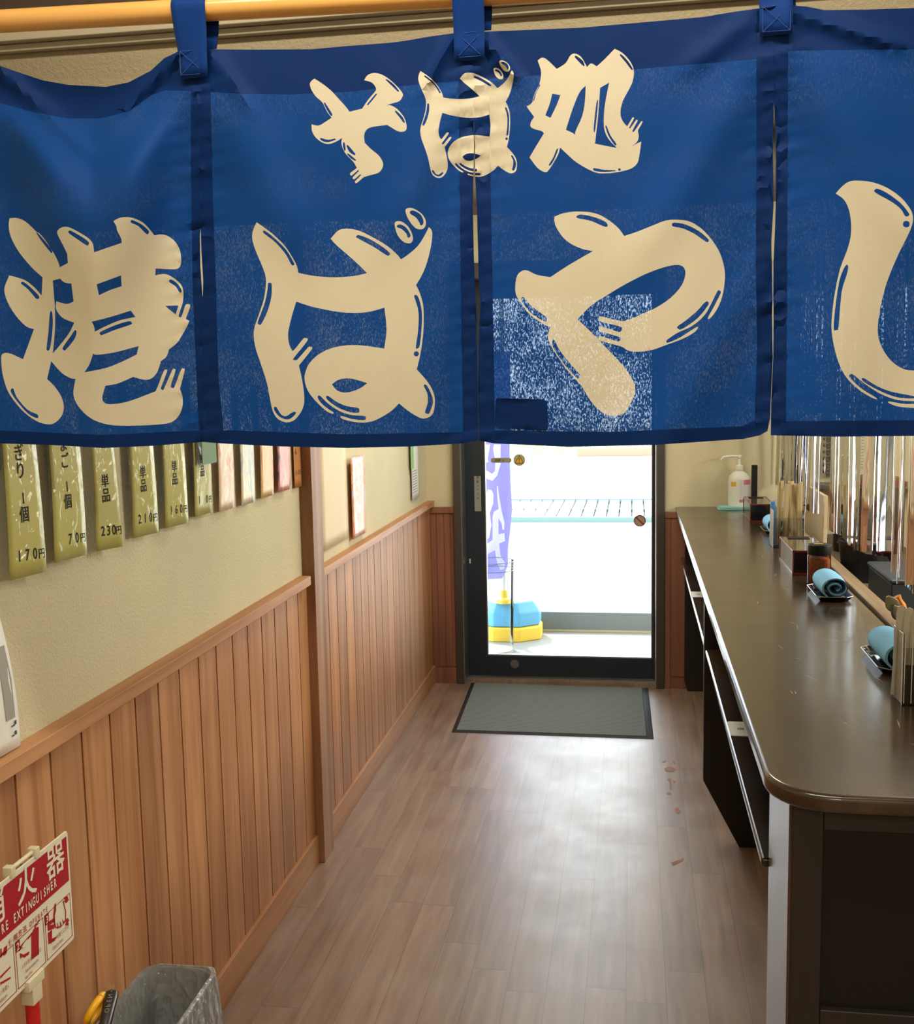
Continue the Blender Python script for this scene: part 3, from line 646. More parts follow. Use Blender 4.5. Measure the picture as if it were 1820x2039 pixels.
noren = thing('shop_curtain', at(943, 480, 1, NY), 'wide navy blue cloth noren curtain with big cream brush-style characters, hanging across the opening', 'curtain')
def build_noren():
    vs, es = [], []
    def chain(pts, closed=False):
        b0 = len(vs); vs.extend(Vector((p[0], p[1])) for p in pts)
        es.extend((b0+i, b0+i+1) for i in range(len(pts)-1))
        if closed: es.append((b0+len(pts)-1, b0))
    def dens(tab, n=26):   # table in x -> polyline
        a, z = tab[0][0], tab[-1][0]; k = int((z-a)/n)
        xs = sorted(set([a+(z-a)*i/k for i in range(k+1)]+[t[0] for t in tab])); return [(x, interp(tab, x)) for x in xs]
    top, bot = dens(TOPE, 14), dens(BOTE, 14)
    outline = top+list(reversed(bot)); chain(outline, True)
    for s in SHP: chain(s, True)
    chain(PATCH, True)
    for g in GAPS: chain(g, True)
    chain(dens(FOOT)); chain(dens(HEAD))
    for tab in list(H.values())+[S1, S2, S3]:
        ys = [tab[0][0]+(tab[-1][0]-tab[0][0])*i/40 for i in range(41)]; chain([(interp(tab, y), y) for y in ys])
    y = -10
    r = 0
    while y < 900:
        x = XN0+5+(r % 2)*7
        while x < XN1:
            if interp(TOPE, x)+5 < y < interp(BOTE, x)-5: vs.append(Vector((x+random.uniform(-1, 1), y+random.uniform(-1, 1))))
            x += 14
        y += 12; r += 1
    cv, ce, cf, *_ = delaunay_2d_cdt(vs, es, [], 0, 1e-3)
    bbs = [(min(p[0] for p in s), max(p[0] for p in s), min(p[1] for p in s), max(p[1] for p in s)) for s in SHP]
    gb = [(min(p[0] for p in s), max(p[0] for p in s), min(p[1] for p in s), max(p[1] for p in s)) for s in GAPS]
    panels = [([], []), ([], []), ([], []), ([], [])]; patch = []
    for f in cf:
        x = sum(cv[i].x for i in f)/len(f); y = sum(cv[i].y for i in f)/len(f)
        if not inpoly(outline, x, y): continue
        if any(b[0] <= x <= b[1] and b[2] <= y <= b[3] and inpoly(g, x, y) for b, g in zip(gb, GAPS)): continue
        k = sum(x > interp(t, y) for t in (S1, S2, S3))
        if inpoly(PATCH, x, y): patch.append(f)
        ins = False
        for b, s in zip(bbs, SHP):
            if b[0] <= x <= b[1] and b[2] <= y <= b[3] and inpoly(s, x, y): ins = not ins
        if ins: m = 2
        elif y > interp(FOOT, x) or y < interp(HEAD, x): m = 1
        elif any(interp(H['l%d' % i], y) < x < interp(H['r%d' % i], y) for i in (1, 2, 3)): m = 1
        else: m = 0
        panels[k][0].append(f); panels[k][1].append(m)
    pos = [None]*len(cv)
    def mk(fs, ms, name, mats, extra=0):
        used = {}; mv = []; mf = []
        for f in fs:
            g = []
            for i in f:
                if i not in used:
                    used[i] = len(mv); mv.append(npt(cv[i].x, cv[i].y, extra))
                g.append(used[i])
            mf.append(g)
        b = MB(); b.v = mv; b.f = mf; b.mi = ms
        return b.build(name, mats, noren, smooth=True, fixn=False)
    for fs, ms in panels:
        o = mk(fs, ms, 'cloth_panel', [M['navy'], M['navy2'], M['print']])
    o = mk(patch, [0]*len(patch), 'sewn_patch', [M['navy2']], .0012); o['label'] = 'plain navy patch sewn in the corner of the third panel'
build_noren()

# rod and hanging loops
ra, rb = at(0, 42.5, 1, NY), at(904, -9, 1, NY)
sl = (rb.z-ra.z)/(rb.x-ra.x); RZ = lambda x: ra.z+sl*(x-ra.x); RR = .0148
rod = MB(); rod.tube([(x, NY, RZ(x)) for x in (XL+.002, -.6, -.2, .2, .6, 1.1)], RR, 24)
rod = rod.build('curtain_rod', M['rodwood'], origin='base', smooth=True)
tag(rod, 'round varnished wooden rod carrying the navy noren along the top edge', 'rod')
rw = MB()
def loop(xt0, xt1, yt, xb0, xb1, ybot, sq):
    pt = at((xb0+xb1)/2, ybot, 1, NY); zb = pt.z
    X0b, X1b = at(xb0, ybot, 1, NY).x, at(xb1, ybot, 1, NY).x
    X0t, X1t = at(xt0, yt, 1, NY).x, at(xt1, yt, 1, NY).x
    xc = (X0t+X1t)/2; zr = RZ(xc); R = RR+.0016; zs = at(xb0, sq, 1, NY).z
    path = [(NY+.006, zs+.004), (NY+R*.9, zs+.03)]
    for k in range(13):
        a = PI*(-.08+1.16*k/12); path.append((NY+R*math.cos(a), zr+R*math.sin(a)))
    path += [(NY-.012, (zr+zs)/2), (NY-.0075, zs), (NY-.0065, (zs+zb)/2), (NY-.0062, zb)]
    n = len(path); b = MB()
    def fn(u, v):
        i = round(v*(n-1)); y, z = path[i]; t = max(0, min(1, (zr-z)/(zr-zb)))
        back = .007 if i < 3 else 0
        dd = fold(xb0+(xb1-xb0)*u, min(max(sq+(ybot-sq)*.5, 60), 170)) if i >= n-3 else 0
        a, c = X0t+(X0b-X0t)*t, X1t+(X1b-X1t)*t
        return Vector((a+(c-a)*u+back, y-dd, z))
    b.grid(fn, 6, n-1); o = b.build('hanging_loop', M['strap'], noren, smooth=True, solid=.0016, fixn=False)
    # cross stitching on the sewn end
    st = MB(); dz = .004
    X0, X1 = X0b+.003, X1b-.003; zt, zl = zs-.001, zb+.004
    yf = NY-.0085-fold((xb0+xb1)/2, min(max((sq+ybot)/2, 60), 170))
    for p, q in (((X0, zt), (X1, zl)), ((X1, zt), (X0, zl)), ((X0, zt), (X1, zt)), ((X0, zl), (X1, zl)), ((X0, zt), (X0, zl)), ((X1, zt), (X1, zl))):
        st.tube([(p[0], yf, p[1]), (q[0], yf, q[1])], .0004, 5)
    st.build('stitching', M['stitch'], o)
M['stitch'] = mat('blue thread', S(40, 70, 140), .6, .3)
loop(349, 416, 0, 362, 419, 158, 105)
loop(903, 966, -30, 907, 966, 122, 68)
loop(1508, 1575, -60, 1510, 1574, 78, 22)
loop(-150, -90, 60, -140, -82, 190, 126)

# ------------------------------------------------------------------ menu cards on the left wall
M['card'] = mat('olive laminated card', S(190, 184, 104), .4, .4, coat=.30, coat_r=.05)
_v = coords(M['card'], (1, 12, 7)); bump(M['card'], noise_n(M['card'], _v, 3, 2, .5, .5), .5, .02, 'Coat Normal')
M['film'] = sheet('clear film', (.96, .97, .95), .06, 1.4)
def print_reflection_mat(name, stops, scale):  # colour blotches; on the dish card row they are painted reflections
    m = mat(name, (.8, .7, .6), .35, .4, coat=.22, coat_r=.15)
    v = coords(m, scale); n = noise_n(m, v, 1, 3, .55, 1.2)
    lk(m, ramp(m, n, stops), bsdf(m).inputs['Base Color'])
    bump(m, noise_n(m, coords(m, (1, 14, 6)), 2.2, 2, .5, .8), .5, .02, 'Coat Normal')
    return m
def hang_card(name, bl, br, top, label, cat, group, m, film=True, curl=.0, xoff=-.986, items=None, ink='ink', bold=.0, w_=None, flat_=False):
    a = at(*bl, 0, xoff); c = at(*br, 2, a.z)
    if flat_: c = a+Vector((0, w_, 0))
    du = Vector((c.x-a.x, c.y-a.y, 0)); w = w_ or du.length; du.normalize(); n = du.cross(Vector((0, 0, 1)))
    H_ = top-a.z
    F = lambda u, v, d: a+du*u+Vector((0, 0, v))+n*(d + curl*math.sin(PI*min(1, max(0, v/H_)))) - Vector((1, 0, 0))*(max(0, (c.x-a.x))*.8*max(0, v/H_)*u/w)
    mb = MB(); mb.grid(lambda s, t: F(s*w, t*H_, 0), 6, 12)
    o = mb.build(name, m, origin=a, smooth=True, fixn=False, solid=.0008); tag(o, label, cat, group)
    if film:
        fb = MB(); e = .005
        fb.grid(lambda s, t: F(-e+s*(w+2*e), -e*1.4+t*(H_+e), -.0004), 4, 8)
        fo = fb.build('laminate_margin', M['film'], o, smooth=True, fixn=False); fo['label'] = 'clear plastic margin'
    if items:
        its = items(w)
        glyphs([q for q in its if q[2] < .05], F, 'price', M[ink], o, .0011, bold)
        for q in its:
            if q[2] >= .05: glyphs([q], F, 'character', M[ink], o, .0011, bold)
    return o
def price(mid, yen, extra):
    def it(w):
        r = []
        for k, ch in enumerate(reversed(yen)):
            r.append((ch, w*(.70-.215*k), .026+.0005*k, .0195, .78))
        r.append(('円', w*.885, .0262, .0135, .9))
        r.append((mid[0], w*.47, .120, .019, .9)); r.append((mid[1], w*.47, .092, .021, .85))
        for k, ch in enumerate(extra): r.append((ch, w*.45, .163+.029*k, .022, .9))
        return r
    return it
G1_ = 'olive menu cards along the left wall'
C5 = [((20, 1156), (93, 1138), ('1個', '170', 'りぎに'), 'olive menu card priced 170 yen, nearest of the row on the left wall'),
      ((109, 1121), (173, 1104), ('1個', '70', 'ごま'), 'olive menu card priced 70 yen, between the 170 and 230 yen cards'),
      ((192, 1098), (244, 1088), ('単品', '230', ''), 'olive menu card priced 230 yen on the left wall'),
      ((265, 1072), (316, 1060), ('単品', '210', ''), 'olive menu card priced 210 yen on the left wall'),
      ((329, 1052), (375, 1041), ('単品', '160', ''), 'olive menu card priced 160 yen on the left wall'),
      ((388, 1030), (422, 1020), ('単品', '1 0', ''), 'olive menu card with a glare streak and a green slip, last of the olive row')]
for bl, br, tx, lb in C5:
    co = hang_card('menu_card', bl, br, 1.52, lb, 'menu card', G1_, M['card'], items=price(*tx), bold=.012, curl=.004)
p = at(404, 926, 0, -.965); b = MB(); b.box(p.x-.001, p.x, p.y+.0, p.y+.085, p.z, p.z+.12)
gs = b.build('green_slip', mat('green slip', S(96, 128, 70), .5), origin=p); tag(gs, 'small green paper slip over the last olive menu card', 'paper slip')
cre = [(.30, S(236, 226, 190)), (.45, S(238, 196, 160)), (.55, S(240, 234, 205)), (.68, S(232, 168, 140))]  # blotches paint reflections of outside and kitchen into the card colour
W4 = [((437, 1020), (470, 1009.5), cre, 'glossy cream dish card with a painted coral reflection, first after the olive cards'),
      ((481, 1008), (510, 998.5), [(.3, S(240, 200, 170)), (.5, S(236, 228, 196)), (.6, S(190, 200, 205)), (.72, S(238, 190, 165))], 'glossy dish card with painted pale grey and peach reflections, second of the glossy row'),
      ((520, 993), (546, 985), [(.3, S(206, 196, 120)), (.5, S(232, 190, 120)), (.62, S(214, 140, 80)), (.7, S(232, 226, 180))], 'glossy dish card with painted orange and green reflections on the left wall'),
      ((554, 981), (587, 971), [(.35, S(70, 84, 120)), (.45, S(222, 130, 120)), (.6, S(232, 150, 136)), (.72, S(240, 190, 170))], 'glossy dish card with painted pink and dark blue reflections, nearest the wooden post')]
for k, (bl, br, st, lb) in enumerate(W4):
    hang_card('dish_card', bl, br, 1.50, lb, 'menu card', 'glossy dish cards before the post', print_reflection_mat('dish card reflections %d' % k, st, (1, 26, 11)), film=False, curl=.003, w_=.098 if k < 3 else .105)
oc = hang_card('orange_card', (587, 972), (601, 968), 1.52, 'orange menu card half hidden by the wooden post, ending in 50 yen', 'menu card', None, mat('orange card', S(196, 134, 82), .3), film=False, xoff=-.992,
          items=lambda w: [('5', w*.22, .036, .016, .7), ('0', w*.52, .037, .016, .7), ('円', w*.82, .038, .012, .7), ('だ', w*.3, .125, .016, .9), ('ん', w*.3, .10, .016, .9), ('う', w*.3, .15, .016, .9)], bold=.01)
hang_card('long_dish_card', (703, 1075), (729, 1062), 1.24, 'tall glossy dish card with orange soup picture, alone beyond the post', 'menu card', None,
          print_reflection_mat('soup print', [(.32, S(236, 226, 196)), (.45, S(214, 130, 90)), (.55, S(226, 160, 120)), (.66, S(190, 190, 205))], (1, 16, 9)), film=False, xoff=-.985, w_=.20, flat_=True)
hang_card('faded_poster', (642, 1100), (697, 1084), 1.42, 'large faded peach poster on the wall just beyond the post', 'poster', None, mat('faded peach paper', S(224, 204, 168), .6, .3), film=False, xoff=-.996, w_=.33, flat_=True)
gn = hang_card('notice', (821, 997), (834, 993), 1.40, 'white notice with a green block in the far left corner', 'notice', None, M['white'], film=False, xoff=-.99, w_=.16, flat_=True)
A_ = at(821, 997, 0, -.985)
MB().box(-.9885, -.9878, A_.y+.004, A_.y+.07, A_.z+.14, A_.z+.32).build('green_block', mat('notice green', S(120, 170, 80), .5), gn)
b = MB()
for k in range(9): b.box(-.9885, -.9878, A_.y+.03, A_.y+.14, A_.z+.03+.012*k, A_.z+.0345+.012*k)
b.build('text_lines', mat('grey print', S(150, 150, 150), .6), gn)
# large sheet at the left edge of the photo
PA = at(40, 1492, 0, -.985)
b = MB(); y1 = PA.y; x_ = -.985
def pf(s, t):
    bow = -.05*t**1.6 if s > .5 else 0
    return Vector((x_+.004*math.sin(PI*t)+.001, y1-.40+(.40+bow)*s, .927+.27*t))
b.grid(pf, 8, 14); po_ = b.build('wall_sheet', M['white'], origin=(x_, y1-.2, .927), smooth=True, solid=.0008, fixn=False)
tag(po_, 'white printed sheet with grey panel standing on the rail at the left edge', 'poster')
PF = lambda u, v, d: pf((u+.40)/.40, v/.27)+Vector((.0012+d, 0, 0))
b = MB(); b._add([PF(-.036, .052, 0), PF(-.0105, .052, 0), PF(-.0075, .115, 0), PF(-.0085, .175, 0), PF(-.033, .175, 0), PF(-.036, .11, 0)], [(0, 1, 2, 3, 4, 5)])
b.build('grey_panel', mat('grey print block', S(150, 148, 138), .6), po_, fixn=False)
glyphs([('配', -.013, .232, .008, .8), ('元', -.013, .222, .008, .8), ('限', -.013, .212, .008, .8), ('▬▬', -.019, .038, .006, .55), ('■', -.0125, .040, .007, .8), ('▬', -.021, .022, .006, .8), ('■', -.0135, .023, .007, .8), ('▬▬', -.026, .182, .004, .4)], PF, 'lettering', mat('grey ink', S(60, 60, 60), .6), po_)

# ------------------------------------------------------------------ extinguisher sign on its stand, extinguisher, waste bin
SX = -.90
M['sign_w'] = mat('sign board cream', S(216, 210, 186), .45, .4); M['sign_r'] = mat('sign red', S(160, 22, 34), .45, .4)
tr_, br_ = at(135, 1652, 0, SX), at(144, 1873, 0, SX)
sy1 = tr_.y-.001; zt, zb = tr_.z, br_.z; SW = .30
SF = lambda u, v, d: Vector((SX+d, sy1-SW+u, zb+v)); SH = zt-zb
sg = thing('extinguisher_sign', (SX, sy1-SW/2, 0), 'red and cream fire extinguisher sign on a red pole at the left wall', 'sign')
MB().prism(rrect(0, SW, 0, SH, .006), lambda u, v, d: SF(u, v, d), -.003, 0).build('board', M['sign_w'], sg, bevel=.0008, seg=1)
def sp(x, y): 
    q = at(x*.25275, 1620+y*.2527, 0, SX); return (q.y-(sy1-SW), q.z-zb)
def flat(name, m, *polys, d=.0006, par=None):
    b = MB()
    for pl_ in polys: b._add([SF(u, v, d) for u, v in pl_], [tuple(range(len(pl_)))])
    return b.build(name, m, par or sg, fixn=False)
def px(s): return [sp(float(t.split(',')[0]), float(t.split(',')[1])) for t in s.split()]
vr0, vr1 = sp(545, 522)[1], SH-.008
flat('red_field', M['sign_r'], [(.006, vr0), (SW-.006, vr0), (SW-.006, vr1), (.006, vr1)])
c3 = sp(432, 375); c2 = sp(205, 560); c1u = c2[0]-(c3[0]-c2[0])
def wording(tx, p0, p1, h, xs, vmid, name, m, bold, skip=0):
    u0_, u1_ = sp(*p0)[0], sp(*p1)[0]; n_ = len(tx)-1-skip
    glyphs([(ch, u0_+(u1_-u0_)*(k-skip)/n_, vmid-h/2, h, xs) for k, ch in enumerate(tx) if ch != ' '], SF, name, m, sg, .0011, bold)
v2_ = (c3[1]+c2[1])/2
for q in (('器', c3[0], c3[1]-.018, .041, 1.0), ('火', c2[0], c2[1]-.018, .041, 1.0), ('消', c1u, c2[1]-.018, .041, 1.0)): glyphs([q], SF, 'sign_character', M['sign_w'], sg, .0011, .012)
wording('FIRE EXTINGUISHER', (16, 890), (430, 556), .0145, .62, (sp(16, 890)[1]+sp(430, 556)[1])/2, 'sign_wording', M['sign_w'], .026, 2)
wording('使用方法', (76, 945), (188, 862), .0085, 1.0, vr0-.0135, 'how_to_wording', M['sign_r'], .012)
wording('OPERATE', (236, 836), (362, 724), .0085, .70, vr0-.0135, 'operate_wording', M['sign_r'], .012)
def outline_box(u0, u1, v0, v1, w=.0012): return [[(u0, v0), (u1, v0), (u1, v0+w), (u0, v0+w)], [(u0, v1-w), (u1, v1-w), (u1, v1), (u0, v1)], [(u0, v0), (u0+w, v0), (u0+w, v1), (u0, v1)], [(u1-w, v0), (u1, v0), (u1, v1), (u1-w, v1)]]
ua, ub = sp(345, 770)[0], SW-.006; vb_, vt_ = .008, vr0-.021; pw = ub-ua; gp = .004
cells = [(ub-pw*(k+1)-gp*k, ub-(pw+gp)*k) for k in range(3)]
flat('picture_frames', M['sign_r'], *[q for a, c in cells for q in outline_box(a, c, vb_, vt_)])
flat('number_tabs', M['sign_r'], *[[(a, vt_-.017), (a+.012, vt_-.017), (a+.012, vt_), (a, vt_)] for a, c in cells])
glyphs([(str(3-k), a+.006, vt_-.0145, .012, .9) for k, (a, c) in enumerate(cells)], SF, 'numerals', M['sign_w'], sg, .0011, .01)
flat('squeeze_pictogram', M['sign_r'], px('500,660 532,650 535,675 545,672 522,705 500,690 510,685'), px('512,880 520,840 510,845 530,820 545,845 535,850 540,880'), px('372,860 425,820 425,850 390,880 425,870 425,905 375,925'), px('375,940 408,915 408,985 450,965 430,1000 380,1030'), px('428,710 438,705 440,760 430,800 432,850 440,895 450,890 450,850 460,890 472,885 470,840 485,880 495,870 488,825 500,850 512,838 510,760 498,715 492,690 500,685 505,715 518,765 518,845 498,872 478,895 455,905 430,900 420,845 418,800'))
flat('aim_pictogram', M['sign_r'], px('245,960 262,910 280,900 302,890 304,1108 246,1150'), px('265,900 275,880 313,822 305,850 290,868 312,860 285,880 278,905'), px('140,1065 250,935 255,945 150,1085'), px('153,1100 185,1110 230,1085 225,1110 190,1135 170,1128 160,1145'))
flat('pin_pictogram', M['sign_r'], px('0,1280 80,1200 82,1212 0,1300'), px('0,1330 80,1285 82,1300 0,1350'), px('0,1065 10,1060 12,1100 25,1085 30,1055 55,1035 50,1100 30,1120 20,1110 10,1130 0,1140'))
flat('hand_shape', M['sign_w'], px('190,1010 215,985 205,1030 180,1060 165,1050'), d=.0013)
small = mat('small red print', S(130, 40, 44), .5)
c_ = cells[0][0]; d__ = cells[1][0]; f__ = cells[2][0]
glyphs([('レバーを強くにぎる', c_+pw/2, vb_+.020, .0062, .74), ('Grip the levers.', c_+pw/2-.006, vb_+.008, .0062, .62),
        ('ノズルを火元に向ける', d__+pw/2, vb_+.025, .0062, .66), ('Point the nozzle at the', d__+pw/2, vb_+.014, .0058, .50), ('base of fire.', d__+pw/2-.01, vb_+.005, .0058, .55),
        ('安全ピンを抜く', f__+pw/2, vb_+.018, .0062, .74), ('Pull safety pin', f__+pw/2, vb_+.007, .0062, .6)], SF, 'small_print', small, sg, .0011)
cream = mat('cream plastic clip', S(206, 198, 166), .4)
q0 = sp(90, 400)[0]; q1 = sp(285, 290)[0]
b = MB(); b.tube([SF(q0, SH+.006, -.004), SF(q1, SH+.006, -.004)], .0035, 10)
for q in (q0, q1): b.box(SX-.012, SX+.003, sy1-SW+q-.006, sy1-SW+q+.006, zb+SH-.004, zb+SH+.012)
b.build('top_clip', cream, sg, bevel=.0012, seg=1)
q = sp(265, 1310)[0]; yq = sy1-SW+q
vq = sp(235, 1430)[1]
b = MB(); b.box(SX-.014, SX+.006, yq-.022, yq+.022, zb-.010, zb+.008); b.box(SX-.016, SX+.006, yq-.013, yq+.013, zb-.036, zb-.008)
b.build('bottom_clip', cream, sg, bevel=.0015, seg=1)
b = MB(); b.tube([(SX-.005, yq, zb-.034), (SX-.005, yq, .012)], .0105, 14); b.build('pole', mat('red pole', S(190, 30, 32), .4), sg, smooth=True)
b = MB(); b.lathe((SX-.005, yq, 0), [(.045, 0), (.045, .012), (.040, .016)], 32); b.build('base', mat('red base', S(170, 28, 30), .4), sg, smooth=True)
# extinguisher: only its lever and pin rise into the picture
ez = .50
La, Lb = at(208, 2045, 2, ez-.02), at(224, 1972, 2, ez+.012)
fe = thing('fire_extinguisher', (La.x-.006, La.y-.02, .016), 'red fire extinguisher with black lever and yellow pin, bottom left', 'fire extinguisher')
b = MB(); dv = (Lb-La); L_ = dv.length; dv.normalize(); sd = Vector((dv.y, -dv.x, 0)).normalized(); up = sd.cross(dv).normalized()
rings = []
for t, w, h in ((0, .010, .008), (.2, .0105, .008), (.8, .0115, .007), (.95, .0105, .006), (1.0, .006, .003)):
    c = La+dv*L_*t; rings.append([c+sd*w*math.cos(a)+up*h*math.sin(a) for a in (2*PI*k/16 for k in range(16))])
b.loft(rings); lv = b.build('lever', mat('black lever', S(34, 32, 30), .3, coat=.4), fe, smooth=True)
lv['label'] = 'black lever with small raised lettering'
LF = lambda u, v, d: La+dv*(L_*.18+u)+sd*v*1.0+up*(.0078+d)
glyphs([(ch, .008*k+.012, -.003, .008, .9) for k, ch in enumerate('OPEN・エ')], LF, 'lettering', mat('worn lettering', S(130, 128, 110), .5), lv)
yc = at(190, 2010, 2, ez-.012)
b = MB(); ring = [yc+Vector((.020*math.cos(a)*.45, .026*math.sin(a), .020*math.cos(a))) for a in (2*PI*k/28 for k in range(29))]
b.tube(ring, .0062, 12, cap=False); b.build('safety_pin', mat('yellow pin', S(232, 172, 20), .35), fe, smooth=True)
ex, ey = La.x-.006, La.y-.02
b = MB(); b.lathe((ex, ey, 0), [(.058, .016), (.062, .03), (.062, .36), (.055, .40), (.03, .43), (.018, .44), (.018, .47)], 32)
b.build('cylinder', mat('extinguisher red', S(186, 24, 28), .3, coat=.5), fe, smooth=True)
b = MB(); b.lathe((ex, ey, 0), [(.020, .45), (.022, .47), (.020, .482), (.010, .486)], 20); b.build('valve', M['steel'], fe, smooth=True)

BZ = .40
bin_ = thing('waste_bin', (-.845, 1.72, 0), 'slim grey waste bin with a clear crinkled liner, bottom left of the aisle', 'bin')
bx0, bx1, by0, by1 = -.917, -.776, 1.595, 1.845
M['bin'] = mat('bin grey', S(150, 152, 140), .5, .4)
def ringz(ins, z, n=6): return [Vector((x, y, z)) for x, y in rrect(bx0+ins, bx1-ins, by0+ins, by1-ins, max(.012, .035-ins*.4), n)]
b = MB(); b.loft([ringz(.022, 0), ringz(.0, BZ), ringz(.005, BZ), ringz(.026, .006)], False, True); b.loft([ringz(.022, .0), ringz(.022, .001)], True, False)
b.build('bin_body', M['bin'], bin_, smooth=True)
M['liner'] = sheet('crinkled liner', (.90, .90, .90), .12, 1.45, ((1, 1, .6), 42, .9, .03), base=.03)
_t = M['liner'].node_tree; _o = [n for n in _t.nodes if n.type == 'OUTPUT_MATERIAL'][0]; _p = _o.inputs[0].links[0].from_socket
_d = nd(M['liner'], 'ShaderNodeBsdfDiffuse'); _d.inputs[0].default_value = (.75, .75, .73, 1)
_x = nd(M['liner'], 'ShaderNodeMixShader'); _x.inputs[0].default_value = .22; lk(M['liner'], _p, _x.inputs[1]); lk(M['liner'], _d.outputs[0], _x.inputs[2]); lk(M['liner'], _x.outputs[0], _o.inputs[0])
b = MB(); rs = []
for ins, z, amp in ((-.012, BZ-.19, .006), (-.011, BZ-.13, .006), (-.010, BZ-.07, .005), (-.006, BZ-.02, .004), (-.003, BZ+.003, .0035), (.004, BZ+.006, .003), (.009, BZ-.02, .002), (.012, BZ-.10, .002), (.020, BZ-.22, .002), (.027, .02, .001)):
    r0 = ringz(ins, z, 12); c = Vector(((bx0+bx1)/2, (by0+by1)/2, z)); o_ = []
    for i, p in enumerate(r0):
        nn = noise.noise(Vector((p.x*26, p.y*26, z*14+3)))+.6*noise.noise(Vector((p.x*60, p.y*60, z*40)))
        o_.append(p+(p-c).normalized()*amp*nn+Vector((0, 0, amp*.9*noise.noise(Vector((p.x*45, p.y*45, 7))))))
    rs.append(o_)
b.loft(rs, False, True); ln = b.build('liner_bag', M['liner'], bin_, smooth=True)

# ------------------------------------------------------------------ door mat
dm = thing('door_mat', (-.355, 4.85, 0), 'grey ribbed entrance mat lying in front of the sliding door', 'mat')
mc = [(-.772, 4.467), (.086, 4.464), (.074, 5.222), (-.800, 5.238)]
def bil(s, t):
    a, b_, c, d = [Vector(p) for p in mc]; return (a*(1-s)+b_*s)*(1-t)+(d*(1-s)+c*s)*t
b = MB(); n = 90
for k in range(n):
    t0, t1 = .022+.955*k/n, .022+.955*(k+.62)/n
    q = [bil(.024, t0), bil(.965, t0), bil(.965, t1), bil(.024, t1)]
    b.hexa([(p.x, p.y, .004) for p in q], [(p.x, p.y, .0085) for p in q])
b.build('ribbed_pile', M['mat_rib'], dm)
q = [bil(.02, .018), bil(.97, .018), bil(.97, .982), bil(.02, .982)]
MB().hexa([(p.x, p.y, .001) for p in q], [(p.x, p.y, .0055) for p in q]).build('backing', mat('mat backing', S(58, 64, 62), .9, .1), dm)
b = MB()
lo = [bil(s, t) for s, t in ((0, 0), (1, 0), (1, 1), (0, 1))]; inn = [bil(s, t) for s, t in ((.024, .022), (.968, .022), (.968, .978), (.024, .978))]
for i in range(4):
    j = (i+1) % 4
    b._add([(lo[i].x, lo[i].y, .001), (lo[j].x, lo[j].y, .001), (inn[j].x, inn[j].y, .0075), (inn[i].x, inn[i].y, .0075)], [(0, 1, 2, 3)])
b.build('rubber_edge', M['rubber'], dm)

# ------------------------------------------------------------------ things on the counter
T0 = CZ
def pump_bottle():
    c = at(1470, 1010, 2, T0); x, y = c.x, c.y-.03
    t = thing('hand_sanitizer_bottle', (x, y, T0), 'white pump bottle with pink label on an aqua cloth, far end of the counter', 'bottle')
    pl_ = mat('translucent plastic', S(216, 218, 204), .35, .4)
    b = MB(); prof = [(.042, .004), (.050, .012), (.050, .130), (.046, .150), (.030, .166), (.018, .172), (.018, .180)]
    b.lathe((x, y, T0), prof, 30, 1, .8); b.build('bottle_body', pl_, t, smooth=True)
    wh = mat('white pump', S(228, 226, 212), .35)
    b = MB(); b.lathe((x, y, T0), [(.017, .178), (.018, .182), (.018, .198), (.010, .202), (.006, .204), (.006, .232), (.010, .234), (.012, .240), (.011, .246), (.004, .248)], 20)
    b.tube([(x, y, T0+.241), (x-.04, y-.01, T0+.243), (x-.075, y-.02, T0+.240), (x-.086, y-.022, T0+.226)], [.0055, .0055, .005, .004], 10)
    b.build('pump', wh, t, smooth=True)
    def wrap(name, a0, a1, z0, z1, m, r=.0506):
        b = MB(); b.grid(lambda u, v: Vector((x+r*math.cos(a0+(a1-a0)*u), y+r*.8*math.sin(a0+(a1-a0)*u), T0+z0+(z1-z0)*v)), 12, 1); return b.build(name, m, t, smooth=True, fixn=False)
    R_ = math.radians
    wrap('label', R_(268), R_(345), .03, .135, mat('label grey white', S(206, 204, 200), .5))
    pk = mat('label pink', S(206, 110, 118), .5)
    wrap('label_stripe', R_(268), R_(345), .03, .043, pk, .0508); wrap('label_head', R_(290), R_(345), .112, .135, pk, .0508)
    wrap('yellow_tag', R_(222), R_(250), .105, .125, mat('label yellow', S(216, 176, 50), .5), .0508)
pump_bottle()
def cloth_fold(name, x0, x1, y0, y1, z, h, col, label, cat):
    b = MB()
    for k in range(3):
        e = .004*k; pts_ = rrect(x0+e, x1-e*.5, y0+e, y1-e, .012)
        zz = z+h*k/3
        b.loft([[Vector((p[0], p[1], zz+.0008*noise.noise(Vector((p[0]*40, p[1]*40, k))))) for p in pts_], [Vector((p[0]+.001, p[1], zz+h/3.3)) for p in pts_]])
    o = b.build(name, mat(name+' '+str(col[0]), S(*col), .9, .1), origin='base', bevel=.002); tag(o, label, cat); return o
c0 = at(1428, 1013, 2, T0)
cloth_fold('folded_cloth', c0.x, c0.x+.15, c0.y-.06, c0.y+.05, T0, .012, (150, 200, 196), 'pale aqua folded cloth under the pump bottle', 'cloth')
M['lac_k'] = mat('black lacquer', S(26, 26, 30), .15, .5, coat=.5); M['lac_r'] = mat('red lacquer', S(112, 40, 30), .2, .5, coat=.5)
